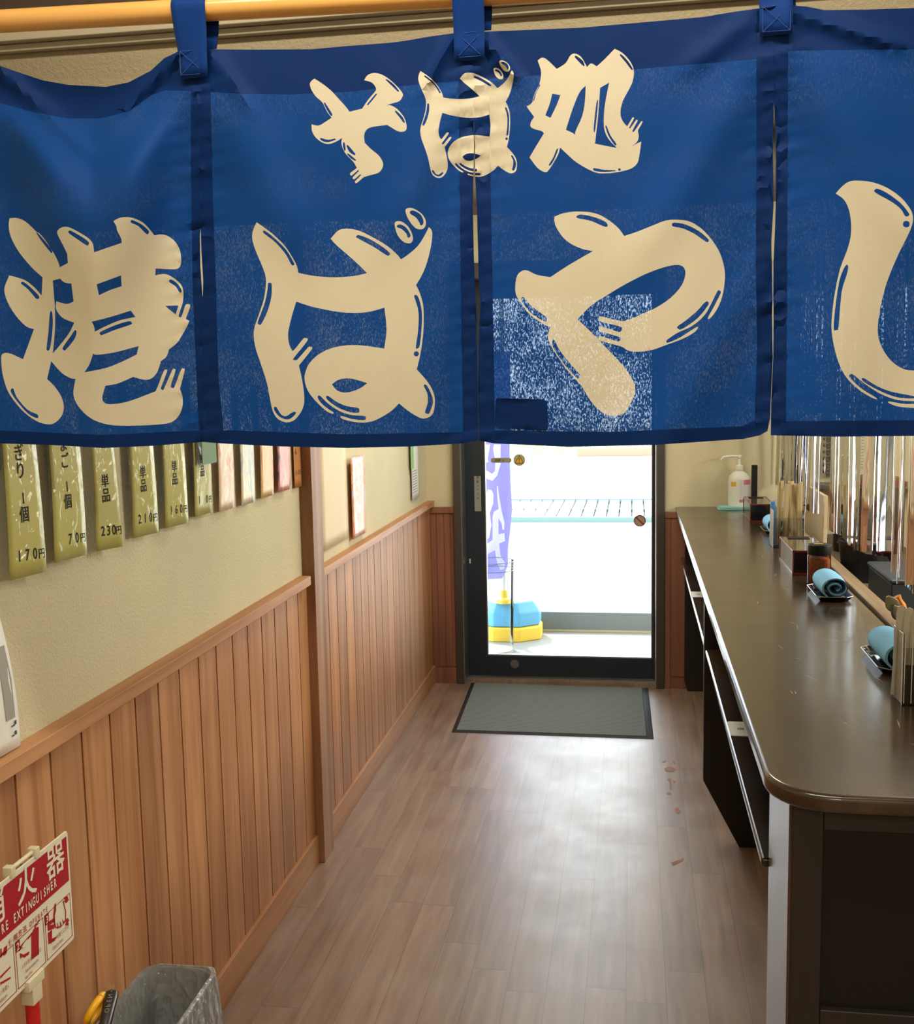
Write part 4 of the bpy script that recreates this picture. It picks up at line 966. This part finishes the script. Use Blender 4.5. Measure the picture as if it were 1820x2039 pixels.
def lacquer_box(x0, x1, y0, y1, h, label):
    t = thing('lacquer_box', ((x0+x1)/2, (y0+y1)/2, T0), label, 'box', 'lacquer boxes on the counter')
    b = MB(); b.box(x0+.002, x1-.002, y0+.002, y1-.002, T0+.004, T0+h-.002); b.build('box_body', M['lac_k'], t, bevel=.001, seg=1)
    b = MB(); w = .0045
    for z0, z1 in ((T0, T0+.007), (T0+h-.006, T0+h)):
        b.box(x0, x1, y0, y0+w, z0, z1); b.box(x0, x1, y1-w, y1, z0, z1); b.box(x0, x0+w, y0, y1, z0, z1); b.box(x1-w, x1, y0, y1, z0, z1)
    for x in (x0, x1-w):
        for y in (y0, y1-w): b.box(x, x+w, y, y+w, T0, T0+h)
    b.build('red_edging', M['lac_r'], t, bevel=.0008, seg=1)
    MB().box(x0+.006, x1-.006, y0+.006, y1-.006, T0+h-.004, T0+h-.001).build('lid', mat('smoky lid', S(84, 82, 70), .08, .5, coat=.5), t)
    MB().box(x0+.02, x1-.02, y1-.06, y1-.02, T0+h-.001, T0+h+.001).build('lid_slot', M['ink'], t)
lacquer_box(.483, .592, 3.405, 3.715, .077, 'black lacquer box with red edges beside the spice jar')
q = at(1487, 1036, 2, T0)
lacquer_box(q.x+.006, q.x+.106, 4.66, 4.95, .077, 'black lacquer box with red edges beside the pump bottle')
def jar():
    x, y, r = .537, 3.255, .033
    t = thing('spice_jar', (x, y, T0), 'clear spice jar with black lid and red chilli powder, behind the middle towel tray', 'jar')
    b = MB(); b.lathe((x, y, T0), [(r-.003, 0), (r, .004), (r, .088), (r-.003, .093), (r-.003, .096)], 32, cap=True); b.build('glass_wall', sheet('jar plastic', (.97, .93, .9), .03, 1.4), t, smooth=True)
    pw_ = mat('chilli powder', S(172, 84, 40), .8, .2); n = noise_n(pw_, coords(pw_), 260, 2); lk(pw_, ramp(pw_, n, [(.3, S(130, 52, 26)), (.7, S(196, 110, 58))]), bsdf(pw_).inputs['Base Color'])
    b = MB(); b.lathe((x, y, T0), [(r-.005, .003), (r-.0035, .005), (r-.0035, .076), (r-.006, .079)], 32); b.build('chilli_powder', pw_, t, smooth=True)
    b = MB(); b.lathe((x, y, T0), [(r-.001, .090), (r+.0006, .092), (r+.0006, .116), (r-.001, .119), (r-.004, .1205)], 36); ld = b.build('lid', mat('black lid', S(14, 14, 14), .5, .2), t, smooth=True)
    MB().box(x-.016, x+.010, y-.005, y+.006, T0+.1202, T0+.1212).build('yellow_strip', mat('yellow strip', S(206, 186, 40), .5), ld)
jar()
M['towel'] = mat('blue towel', S(142, 204, 244), .95, .1)
_n = noise_n(M['towel'], coords(M['towel']), 500, 2); bump(M['towel'], _n, .3, .001)
M['towel_d'] = mat('dark blue towel stripe', S(52, 96, 156), .95, .1)
_w = nd(M['towel'], 'ShaderNodeTexWave'); _w.inputs['Scale'].default_value = 70; _w.bands_direction = 'Y'
lk(M['towel'], coords(M['towel']), _w.inputs['Vector']); bump(M['towel'], _w.outputs['Fac'], .35, .0015)
def tray(x0, x1, y0, y1, label, tl, fold_over=True, roll=1.0, yaw=0):
    t = thing('towel_tray', ((x0+x1)/2, (y0+y1)/2, T0), label, 'tray', 'small black trays on the counter')
    oct_ = lambda e, z: [Vector((x, y, z)) for x, y in ((x0+.02-e*.4, y0-e), (x1-.02+e*.4, y0-e), (x1+e, y0+.02-e*.4), (x1+e, y1-.02+e*.4), (x1-.02+e*.4, y1+e), (x0+.02-e*.4, y1+e), (x0-e, y1-.02+e*.4), (x0-e, y0+.02-e*.4))]
    b = MB(); b.loft([oct_(-.014, T0), oct_(-.002, T0+.013), oct_(-.004, T0+.013), oct_(-.016, T0+.003)], True, True); b.build('tray_body', M['lac_k'], t, bevel=.0007, seg=1)
    b = MB(); rim = oct_(-.003, T0+.0135); b.tube(rim+[rim[0]], .0011, 6); b.build('silver_rim', M['alu'], t, smooth=True)
    # rolled towel: a spiral of cloth lying along the tray
    cx, cy = (x0+x1)/2+.004, (y0+y1)/2; L2 = (y1-y0)*.40*roll
    tw = thing('rolled_towel', (cx, cy, T0+.004), tl, 'towel', 'rolled blue towels on the trays')
    def spiral(r0, r1, turns, th, name, m, hump=1.0):
        b = MB(); N = 46; rings = []
        for side in (0, 1):
            pass
        outer = []; inner = []
        for k in range(N+1):
            f = k/N; a = -PI*.5+turns*2*PI*f; r = r0+(r1-r0)*f
            outer.append((r*1.25*math.cos(a), r*math.sin(a))); inner.append(((r-th)*1.25*math.cos(a), (r-th)*math.sin(a)))
        prof = outer+inner[::-1]; rr = []
        for j in range(13):
            v = j/12; yy = -L2+2*L2*v; bulge = 1+.06*math.sin(PI*v)+.02*noise.noise(Vector((v*5, r1*90, 1)))
            sag = .006*(v-.5)**2*(-1)
            rr.append([Vector((cx+p[0]*bulge, cy+yy+.0, T0+.0050+r1+p[1]*bulge+sag)) for p in prof])
        b.loft(rr, True, True); return b.build(name, m, tw, smooth=True)
    spiral(.008, .032, 1.9, .0042, 'towel_roll', M['towel'])
    spiral(.006, .0285, 1.6, .0018, 'inner_layer', M['towel_d'])
tray(.489, .590, 2.995, 3.195, 'black tray with silver rim in front of the spice jar', 'pale blue rolled towel on the tray before the spice jar')
tray(.492, .592, 2.255, 2.465, 'black tray with silver rim nearest the camera, beside the clear chopstick stand', 'blue rolled towel on the nearest tray')
tray(.500, .590, 4.29, 4.46, 'black tray with silver rim in front of the far lacquer box', 'small blue rolled towel far down the counter')
M['frost'] = fabric('frosted acrylic', S(214, 206, 194), .5, 0, 0)
M['acryl'] = sheet('clear acrylic', (.93, .93, .91), .03, 1.5, base=.04)
M['stick'] = mat('bare wood chopstick', S(184, 164, 122), .6, .2)
def holder(x0, x1, y0, y1, h, label, ribs):
    t = thing('chopstick_stand', ((x0+x1)/2, (y0+y1)/2, T0), label, 'chopstick stand', 'clear chopstick stands on the counter')
    b = MB(); w = .003
    b.box(x0, x0+w, y0, y1, T0, T0+h); b.box(x1-w, x1, y0, y1, T0, T0+h); b.box(x0+w, x1-w, y1-w, y1, T0, T0+h); b.box(x0+w, x1-w, y0, y0+w, T0, T0+h*.80); b.box(x0, x1, y0, y1, T0-.0, T0+w)
    b.build('acrylic_box', M['acryl'], t, bevel=.0006, seg=1)
    MB().box(x0-.0004, x0+.0008, y0, y1, T0+.002, T0+h).build('frosted_side', M['frost'], t)
    b = MB()
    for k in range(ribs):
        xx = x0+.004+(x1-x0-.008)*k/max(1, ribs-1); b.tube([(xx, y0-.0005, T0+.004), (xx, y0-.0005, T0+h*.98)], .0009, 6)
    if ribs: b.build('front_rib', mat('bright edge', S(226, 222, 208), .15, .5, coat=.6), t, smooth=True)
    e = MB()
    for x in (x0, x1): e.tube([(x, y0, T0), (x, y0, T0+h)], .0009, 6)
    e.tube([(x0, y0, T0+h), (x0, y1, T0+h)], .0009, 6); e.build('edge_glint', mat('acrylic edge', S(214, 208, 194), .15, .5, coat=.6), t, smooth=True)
def stick(x, y, z0, L, tx, ty, label, g, col=None, w=.0052):
    b = MB(); q = [(-w, -w*.45), (w, -w*.45), (w, w*.45), (-w, w*.45)]
    b.hexa([(x+a*.7, y+c, z0) for a, c in q], [(x+a+tx, y+c+ty, z0+L) for a, c in q])
    o = b.build('chopsticks', col or M['stick'], origin=(x, y, z0), bevel=.0006, seg=1); tag(o, label, 'chopsticks', g)
h1 = (.492, .600, 3.955, 4.03)
holder(*h1, .135, 'clear chopstick stand beyond the near lacquer box', 0)
for k in range(9): stick(.508+.0105*k, 3.99+.012*math.sin(k*2.1), T0+.005, .225+.006*math.sin(k*1.7), .012-.002*k, .02*math.cos(k*1.3), 'unsplit wooden chopsticks standing in the clear stand beyond the near lacquer box', 'wooden chopsticks in the far stand')
h2 = (.490, .600, 2.055, 2.125)
holder(*h2, .135, 'clear ribbed chopstick stand at the right edge beside the nearest tray', 9)
for k in range(6): stick(.530+.0115*k, 2.095+.010*math.sin(k*2.3), T0+.005, .21+.004*math.sin(k), .004, .008*math.cos(k*1.1), 'unsplit wooden chopsticks standing in the clear stand at the right edge', 'wooden chopsticks in the near stand')
MB().box(.494, .596, 2.058, 2.061, T0+.006, T0+.075).build('dark_insert', mat('dark brown insert', S(70, 58, 46), .5), bpy.data.objects['chopstick_stand.001'])
for k in range(3):
    xs, ys = .497+.009*k, 2.11-.018*k
    b = MB(); pr = [(-.0075, 0), (.0075, 0), (.0085, .165), (.0065, .174), (0, .177), (-.0065, .174), (-.0085, .165)]
    b.prism(pr, lambda u, v, d: (xs+u+v*.02-.006, ys+d-.02*v/.17, T0+.004+v), -.0012, .0012)
    o = b.build('spoon', mat('frosted plastic', S(196, 190, 170), .3, .4), origin=(xs, ys, T0+.004), bevel=.0006, seg=1)
    tag(o, 'frosted plastic spoon handle standing upright at the left side of the near chopstick stand', 'spoon', 'frosted spoon handles in the near stand')
b = MB(); b.prism([(.497, T0), (.519, T0), (.522, T0+.10), (.514, T0+.155), (.500, T0+.15)], lambda u, v, d: (u, d, v), 4.085, 4.10)
tag(b.build('blue_packet', mat('blue packet', S(60, 120, 178), .4), origin='base', bevel=.002), 'small blue packet standing behind the far chopstick stand', 'packet')

# ------------------------------------------------------------------ vinyl curtain over the counter and the kitchen seen through it
M['vinyl'] = sheet('clear vinyl', (.95, .95, .93), .05, 1.22, ((1, 1, .10), 7, .10, .02), base=.025)
def vinyl(ys, prof, label, seed, bumpy, pleats, crk):
    y0, y1 = ys; b = MB(); NU = 260
    def fn(u, v):
        y = y0+(y1-y0)*u; zb_ = interp(prof, y); z = zb_+(2.0-zb_)*v
        ph = (y-y0)
        x = .66+.005*noise.noise(Vector((y*2.2, z*bumpy, seed)))
        for k, (yp, wp) in enumerate(pleats):
            yq_ = yp+.02*noise.noise(Vector((z*2.5, k, seed))); e_ = (y-yq_)/wp
            if abs(e_) < 4: x -= (.012+.008*math.sin(k*2.3))*math.exp(-e_*e_)*(1-.3*v)
        x += crk*noise.noise(Vector((y*14, z*3.2, seed+4)))*max(0, 1-v*2.0)
        return Vector((x, y, z))
    b.grid(fn, NU, 16); o = b.build('vinyl_sheet', M['vinyl'], origin=(.66, (y0+y1)/2, .98), smooth=True, fixn=False); tag(o, label, 'curtain', 'clear vinyl sheets over the counter')
vinyl((2.35, 3.86), [(2.35, 1.03), (2.62, .975), (2.80, .985), (2.97, 1.02), (3.2, .99), (3.4, .975), (3.6, .985), (3.86, .97)], 'clear wavy vinyl sheet hanging over the near half of the counter', 1.3, .6, [(2.45, .03), (2.58, .012), (2.66, .035), (2.78, .016), (2.87, .02), (3.12, .018), (3.30, .012), (3.46, .016), (3.70, .016), (3.83, .012)], .003)
vinyl((4.02, YE-.02), [(4.02, 1.005), (4.2, .985), (4.4, .995), (4.55, .985), (4.8, 1.0), (5.0, .985), (5.22, 1.0)], 'clear crumpled vinyl sheet hanging over the far half of the counter', 4.1, 1.4, [(4.06, .014), (4.18, .02), (4.30, .03), (4.46, .018), (4.62, .012), (4.92, .03), (5.08, .014), (5.18, .012)], .008)
vr = MB(); vr.tube([(.66, 1.72, 2.005), (.66, YE, 2.005)], .008, 12); tag(vr.build('curtain_rail', M['alu'], origin='base', smooth=True), 'thin metal rail carrying the vinyl sheets over the counter', 'rail')
def simple(name, mb, m, label, cat, **k):
    o = mb.build(name, m, origin='base', **k); tag(o, label, cat); return o
KZ = .76
simple('beige_board', MB().box(.705, .720, 4.20, 4.72, KZ, 1.05), mat('beige board', S(186, 166, 132), .6), 'upright beige board standing behind the curb beyond the vinyl gap', 'board', bevel=.002)
q0, q1 = at(1497, 935, 1, 5.0), at(1507, 992, 1, 5.0)
b = MB(); b.box(q0.x, q1.x, 4.98, 5.02, T0+.01, q0.z+.02); b.box(q0.x-.03, q1.x+.025, 4.95, 5.05, T0, T0+.01)
simple('black_stand', b, M['ink'], 'slim black upright stand right of the pump bottle', 'stand', bevel=.002)
def bucket():
    x, y = .83, 4.06; t = thing('black_bucket', (x, y, KZ), 'black plastic bucket with handle behind the curb of the counter', 'bucket')
    m = mat('black plastic', S(20, 20, 22), .3)
    b = MB(); b.lathe((x, y, KZ), [(.080, 0), (.092, .13), (.098, .132), (.098, .145), (.090, .145), (.076, .01)], 30); b.build('bucket_body', m, t, smooth=True)
    b = MB(); b.tube([(x+.097*math.cos(a)*-1, y, KZ+.14+.09*math.sin(a)) for a in (PI*k/14 for k in range(15))], .003, 8); b.build('handle', m, t, smooth=True)
bucket()
b = MB(); b.box(.80, .97, 3.52, 3.86, KZ, KZ+.085); b.box(.795, .975, 3.515, 3.865, KZ+.085, KZ+.10)
simple('slate_tub', b, mat('slate plastic', S(44, 52, 62), .4), 'dark slate tub standing on the kitchen worktop behind the spice jar', 'tub', bevel=.006)
x, y = .98, 4.75; t = thing('stock_pot', (x, y, KZ), 'large dark pot with a dark red lid behind the vinyl sheet', 'pot')
b = MB(); b.lathe((x, y, KZ), [(.135, 0), (.14, .01), (.14, .27), (.145, .275)], 36); b.build('pot_body', mat('dark pot', S(46, 40, 42), .35, metal=.3), t, smooth=True)
b = MB(); b.lathe((x, y, KZ), [(.146, .275), (.146, .29), (.12, .31), (.03, .318), (.02, .335), (.0, .337)], 36); b.build('lid', mat('dark red lid', S(92, 34, 40), .4), t, smooth=True)
b = MB()
for k in range(9): b.tube([(.86, 5.16, 1.06+.03*k), (.90, 5.15, 1.075+.03*k), (.94, 5.16, 1.06+.03*k), (.90, 5.17, 1.045+.03*k), (.86, 5.16, 1.06+.03*k)], .006, 8)
b.box(.885, .915, 5.21, 5.228, 1.03, 1.34); b.tube([(.90, 5.168, 1.33), (.90, 5.215, 1.33)], .006, 8)
simple('spiral_hose', b, mat('dark hose', S(70, 66, 60), .5), 'dark coiled hose hanging on the kitchen end wall behind the vinyl', 'hose', smooth=True)
b = MB(); b.box(.84, 1.30, 5.10, 5.232, .985, 1.005); simple('wall_shelf', b, M['steel'], 'thin steel shelf on the kitchen end wall below the hose', 'shelf', bevel=.001)
def note(px0, px1, col, label, lines):
    a, c = at(*px0, 1, 5.232), at(*px1, 1, 5.232)
    o = MB().box(a.x, c.x, 5.232, 5.234, c.z, a.z+.1).build('wall_note', mat('note '+str(col[2]), S(*col), .6), origin='base'); tag(o, label, 'note', 'paper notes on the kitchen wall')
    if lines:
        b = MB(); z = c.z+.01
        while z < a.z+.08: b.box(a.x+.008, c.x-.01, 5.2312, 5.232, z, z+.003); z += .014
        b.build('written_line', mat('grey writing', S(120, 116, 104), .6), o)
note((1688, 880), (1728, 930), (200, 192, 168), 'pale lined note on the kitchen wall behind the vinyl sheet', True)
note((1736, 884), (1752, 912), (170, 160, 50), 'yellow green note beside the pale one on the kitchen wall', False)
# cutlery cup behind the curb
x, y = .735, 2.72; z0 = KZ
t = thing('cutlery_cup', (x, y, z0), 'small steel cup of spoons behind the curb at the right edge', 'cup')
b = MB(); b.lathe((x, y, z0), [(.036, 0), (.042, .095), (.044, .097), (.041, .097), (.034, .006)], 26); b.build('cup_body', M['steel'], t, smooth=True)
def spoon_up(px_, py_, yy, m, label, tip='round'):
    p = at(px_, py_, 1, yy); b = MB(); base = Vector((x+.02*(px_-1786)/10, y+.012*(yy-2.71)/.02, z0+.012))
    ax_ = (p-base).normalized()
    b.tube([base, base.lerp(p, .6), p-ax_*.02], [.003, .003, .0028], 8)
    s_ = ax_.cross(Vector((0, 1, 0))).normalized(); n_ = ax_.cross(s_)
    if tip == 'round':
        rings = []
        for k in range(9):
            f = k/8; w = .0165*math.sin(PI*max(.04, min(.96, f)))**.7; rings.append([p+ax_*(-.024+.048*f)+s_*w*math.cos(a)+n_*.004*math.sin(a) for a in (2*PI*j/14 for j in range(14))])
        b.loft(rings)
    else:
        b.loft([[p+ax_*(-.02+.04*f)+s_*.013*math.cos(a)*g_+n_*.008*math.sin(a)*g_ for a in (2*PI*j/6 for j in range(6))] for f, g_ in ((0, .7), (.3, 1), (.7, .9), (1, 1.15))])
    o = b.build('serving_spoon', m, origin=base, smooth=True); tag(o, label, 'spoon')
spoon_up(1777, 1204, 2.70, mat('olive plastic', S(150, 146, 112), .4), 'olive plastic spoon standing in the cutlery cup')
spoon_up(1791, 1203, 2.73, mat('orange plastic', S(226, 140, 36), .4), 'orange plastic handle standing in the cutlery cup', 'block')
spoon_up(1789, 1222, 2.69, M['steel'], 'shiny steel spoon standing in the cutlery cup')

# ------------------------------------------------------------------ outside the door
ga = MB().box(-14, 14, 6.42, 40, -.05, .115); ga = ga.build('ground_lot', M['asphalt']); structure(ga)
structure(MB().box(-3, 3, 5.44, 6.40, -.05, 0).build('porch_floor', M['porch']))
b = MB(); b.box(-3, 3, 6.40, 6.425, -.05, .118); structure(b.build('trim_10', M['kerb'], bevel=.003))
structure(MB().box(-3, 3, 6.38, 6.402, 0, .012).build('trim_11', M['trim_white'], bevel=.002))
structure(MB().box(-2.6, 2.6, 5.42, 7.38, 2.55, 2.62).build('porch_shade_roof', mat('porch shade board', S(200, 196, 186), .8)))  # unseen roof, depth set so its shadow covers the porch near the door
# drain grate across the lot
gr = thing('drain_grate', (-.5, 11.4, .115), 'pale steel slatted grate lying across the bright forecourt', 'grate')
b = MB()
for k in range(-26, 27): b.box(-.5+k*.125, -.5+k*.125+.105, 10.62, 12.2, .13, .15)
MB().box(-3.9, 3.1, 10.63, 12.19, .115, .118).build('underlay', mat('dark gutter', S(90, 104, 106), .8), gr)  # flat dark sheet added so the gaps between the slats look dark
b.build('slats', mat('pale steel slats', S(214, 220, 220), .5), gr)
b = MB(); b.box(-4.0, 3.2, 10.55, 10.62, .115, .165); b.box(-4.0, 3.2, 12.2, 12.27, .115, .165); b.box(-4, 3.2, 11.38, 11.42, .115, .152); b.build('side_bar', mat('grey green bar', S(84, 112, 112), .6), gr)
kb_ = MB().box(-1.0, 6, 19.7, 20.1, .115, .26); tag(kb_.build('brick_kerb', mat('brick', S(176, 110, 92), .8), origin='base', bevel=.01), 'low red brick kerb at the far side of the forecourt', 'kerb')
gb_ = MB()
for k in range(700):
    gx, gy = random.uniform(-3, 5), random.uniform(20.4, 25); h_ = random.uniform(.15, .5); a_ = random.uniform(-.12, .12)
    gb_._add([(gx-.02, gy, .115), (gx+.02, gy, .115), (gx+a_, gy+random.uniform(-.1, .1), .115+h_)], [(0, 1, 2)])
tag(gb_.build('dry_grass', mat('dry grass', S(206, 190, 110), .9), origin='base', fixn=False), 'dry yellow grass beyond the brick kerb', 'grass', kind='stuff')
# banner with its stand
BYY = 6.05
bn = thing('shop_banner', at(985, 1210, 1, BYY+.06), 'tall violet blue banner with white brush characters outside the door', 'banner')
M['flag'] = fabric('violet blue flag', S(104, 100, 180), .5, 0, 0); M['flag_w'] = fabric('white flag print', (.97, .97, .97), .5, 0, 0)
def bw(x, y, e=0):
    p = at(x, y, 1, BYY); k = .03*math.sin((x-930)*.055+(y)*.006)+.012*math.sin(y*.03); return CAMP+(p-CAMP)*((BYY-k-e)/BYY)
fl = lambda y: interp([(800, 1016), (900, 1015), (960, 1017), (1015, 1020), (1060, 1016), (1090, 1012), (1128, 1012), (1150, 1000)], y)
b = MB(); NV, NU = 40, 12
for j in range(NV+1):
    for i in range(NU+1):
        yy = 700+(1158-700)*j/NV - (6*i/NU if j == NV else 0); xx = 925+(fl(yy)-925)*i/NU; b.v.append(bw(xx, yy))
for j in range(NV):
    for i in range(NU): a = j*(NU+1)+i; b.f.append([a, a+1, a+NU+2, a+NU+1]); b.mi.append(0)
b.build('flag_cloth', M['flag'], bn, smooth=True, fixn=False)
def brush(s):
    pts_ = [(880+float(t.split(',')[0])*.2649, 860+float(t.split(',')[1])*.2649) for t in s.split()]
    return pts_
strokes = ['318,95 362,95 345,200 350,225 318,235', '390,95 440,95 442,240 415,330 380,368 330,350 318,300 340,292 375,315 398,295 400,215 385,130',
           '345,432 375,438 388,470 385,540 360,610 372,700 355,800 330,805 322,700 328,560 335,470', '412,410 420,405 432,500 450,600 470,680 468,735 455,735 448,690 425,650 425,770 470,760 475,820 430,840 440,930 475,985 468,1030 440,1038 415,985 398,890 330,925 330,850 380,810 380,640 390,600 425,580 415,480']
b = MB()
for s in strokes:
    pl_ = brush(s); vv, ce_, cf_, *_ = delaunay_2d_cdt([Vector(p) for p in pl_]+[Vector((x0_, y0_)) for x0_ in range(960, 1012, 6) for y0_ in range(880, 1150, 8) if inpoly(pl_, x0_, y0_)], [(i, (i+1) % len(pl_)) for i in range(len(pl_))], [], 1, 1e-3)
    for f in cf_:
        if inpoly(pl_, sum(vv[i].x for i in f)/len(f), sum(vv[i].y for i in f)/len(f)): b._add([bw(vv[i].x, vv[i].y, .004) for i in f], [tuple(range(len(f)))])
b.build('brush_characters', M['flag_w'], bn, fixn=False)
pc = at(1004, 1205, 1, BYY+.08)
b = MB(); b.tube([(pc.x, BYY+.08, .302), (pc.x+.01, BYY+.08, 2.4)], .014, 12); b.build('flag_pole', M['white'], bn, smooth=True)
# water tank foot for the pole
tk0, tk1 = at(940, 1283, 2, 0.0), at(1072, 1285, 2, 0.0)
cx, cy = (tk0.x+tk1.x)/2-.0, tk0.y+.22; rw_ = (tk1.x-tk0.x)/2
ft = thing('banner_foot', (cx, cy, 0), 'blue and yellow water filled foot holding the banner pole on the porch', 'banner stand')
def octo(r, z, k=1.0): return [Vector((cx+r*math.cos(PI/8+PI/4*i), cy+r*k*math.sin(PI/8+PI/4*i), z)) for i in range(8)]
b = MB(); b.loft([octo(rw_*1.10, 0, .8), octo(rw_*1.10, .075, .8), octo(rw_*1.04, .085, .8)]); b.build('lower_shell', mat('yellow plastic', S(236, 196, 60), .4), ft, bevel=.008, seg=2)
b = MB(); b.loft([octo(rw_*1.06, .086, .8), octo(rw_*1.06, .17, .8), octo(rw_*.85, .225, .8), octo(rw_*.45, .235, .8)]); b.build('upper_shell', mat('sky blue plastic', S(92, 168, 214), .35), ft, bevel=.01, seg=2)
b = MB(); b.lathe((pc.x, BYY+.08, 0), [(.05, .228), (.045, .25), (.022, .26), (.022, .30), (.018, .30)], 20); b.build('pole_socket', mat('yellow collar', S(228, 190, 60), .4), ft, smooth=True)
# clear umbrella stand in front of it
u0, u1 = at(962, 1296, 2, 0.0), at(1019, 1298, 2, 0.0)
ux, uy, ur = at(985, 1296, 2, 0).x, u1.y+.02, .115
us = thing('umbrella_stand', (ux, uy, 0), 'tall clear plastic cylinder standing on the porch behind the glass door', 'umbrella stand')
b = MB(); b.lathe((ux, uy, 0), [(ur-.012, .004), (ur, .51)], 36, cap=False); b.build('clear_wall', sheet('clear cylinder', (.93, .95, .95), .03, 1.15), us, smooth=True)
b = MB()
for z_, e_ in ((.51, 0), (.462, .001)): b.tube([(ux+(ur-e_)*math.cos(2*PI*k/36), uy+(ur-e_)*math.sin(2*PI*k/36), z_) for k in range(37)], .0028, 8)
b.build('rim', mat('grey rim', S(110, 120, 120), .4), us, smooth=True)
b = MB(); b.lathe((ux, uy, 0), [(ur-.012, 0), (ur-.012, .012), (.02, .016)], 36); b.build('stand_base', mat('pale base', S(206, 204, 190), .5), us, smooth=True)
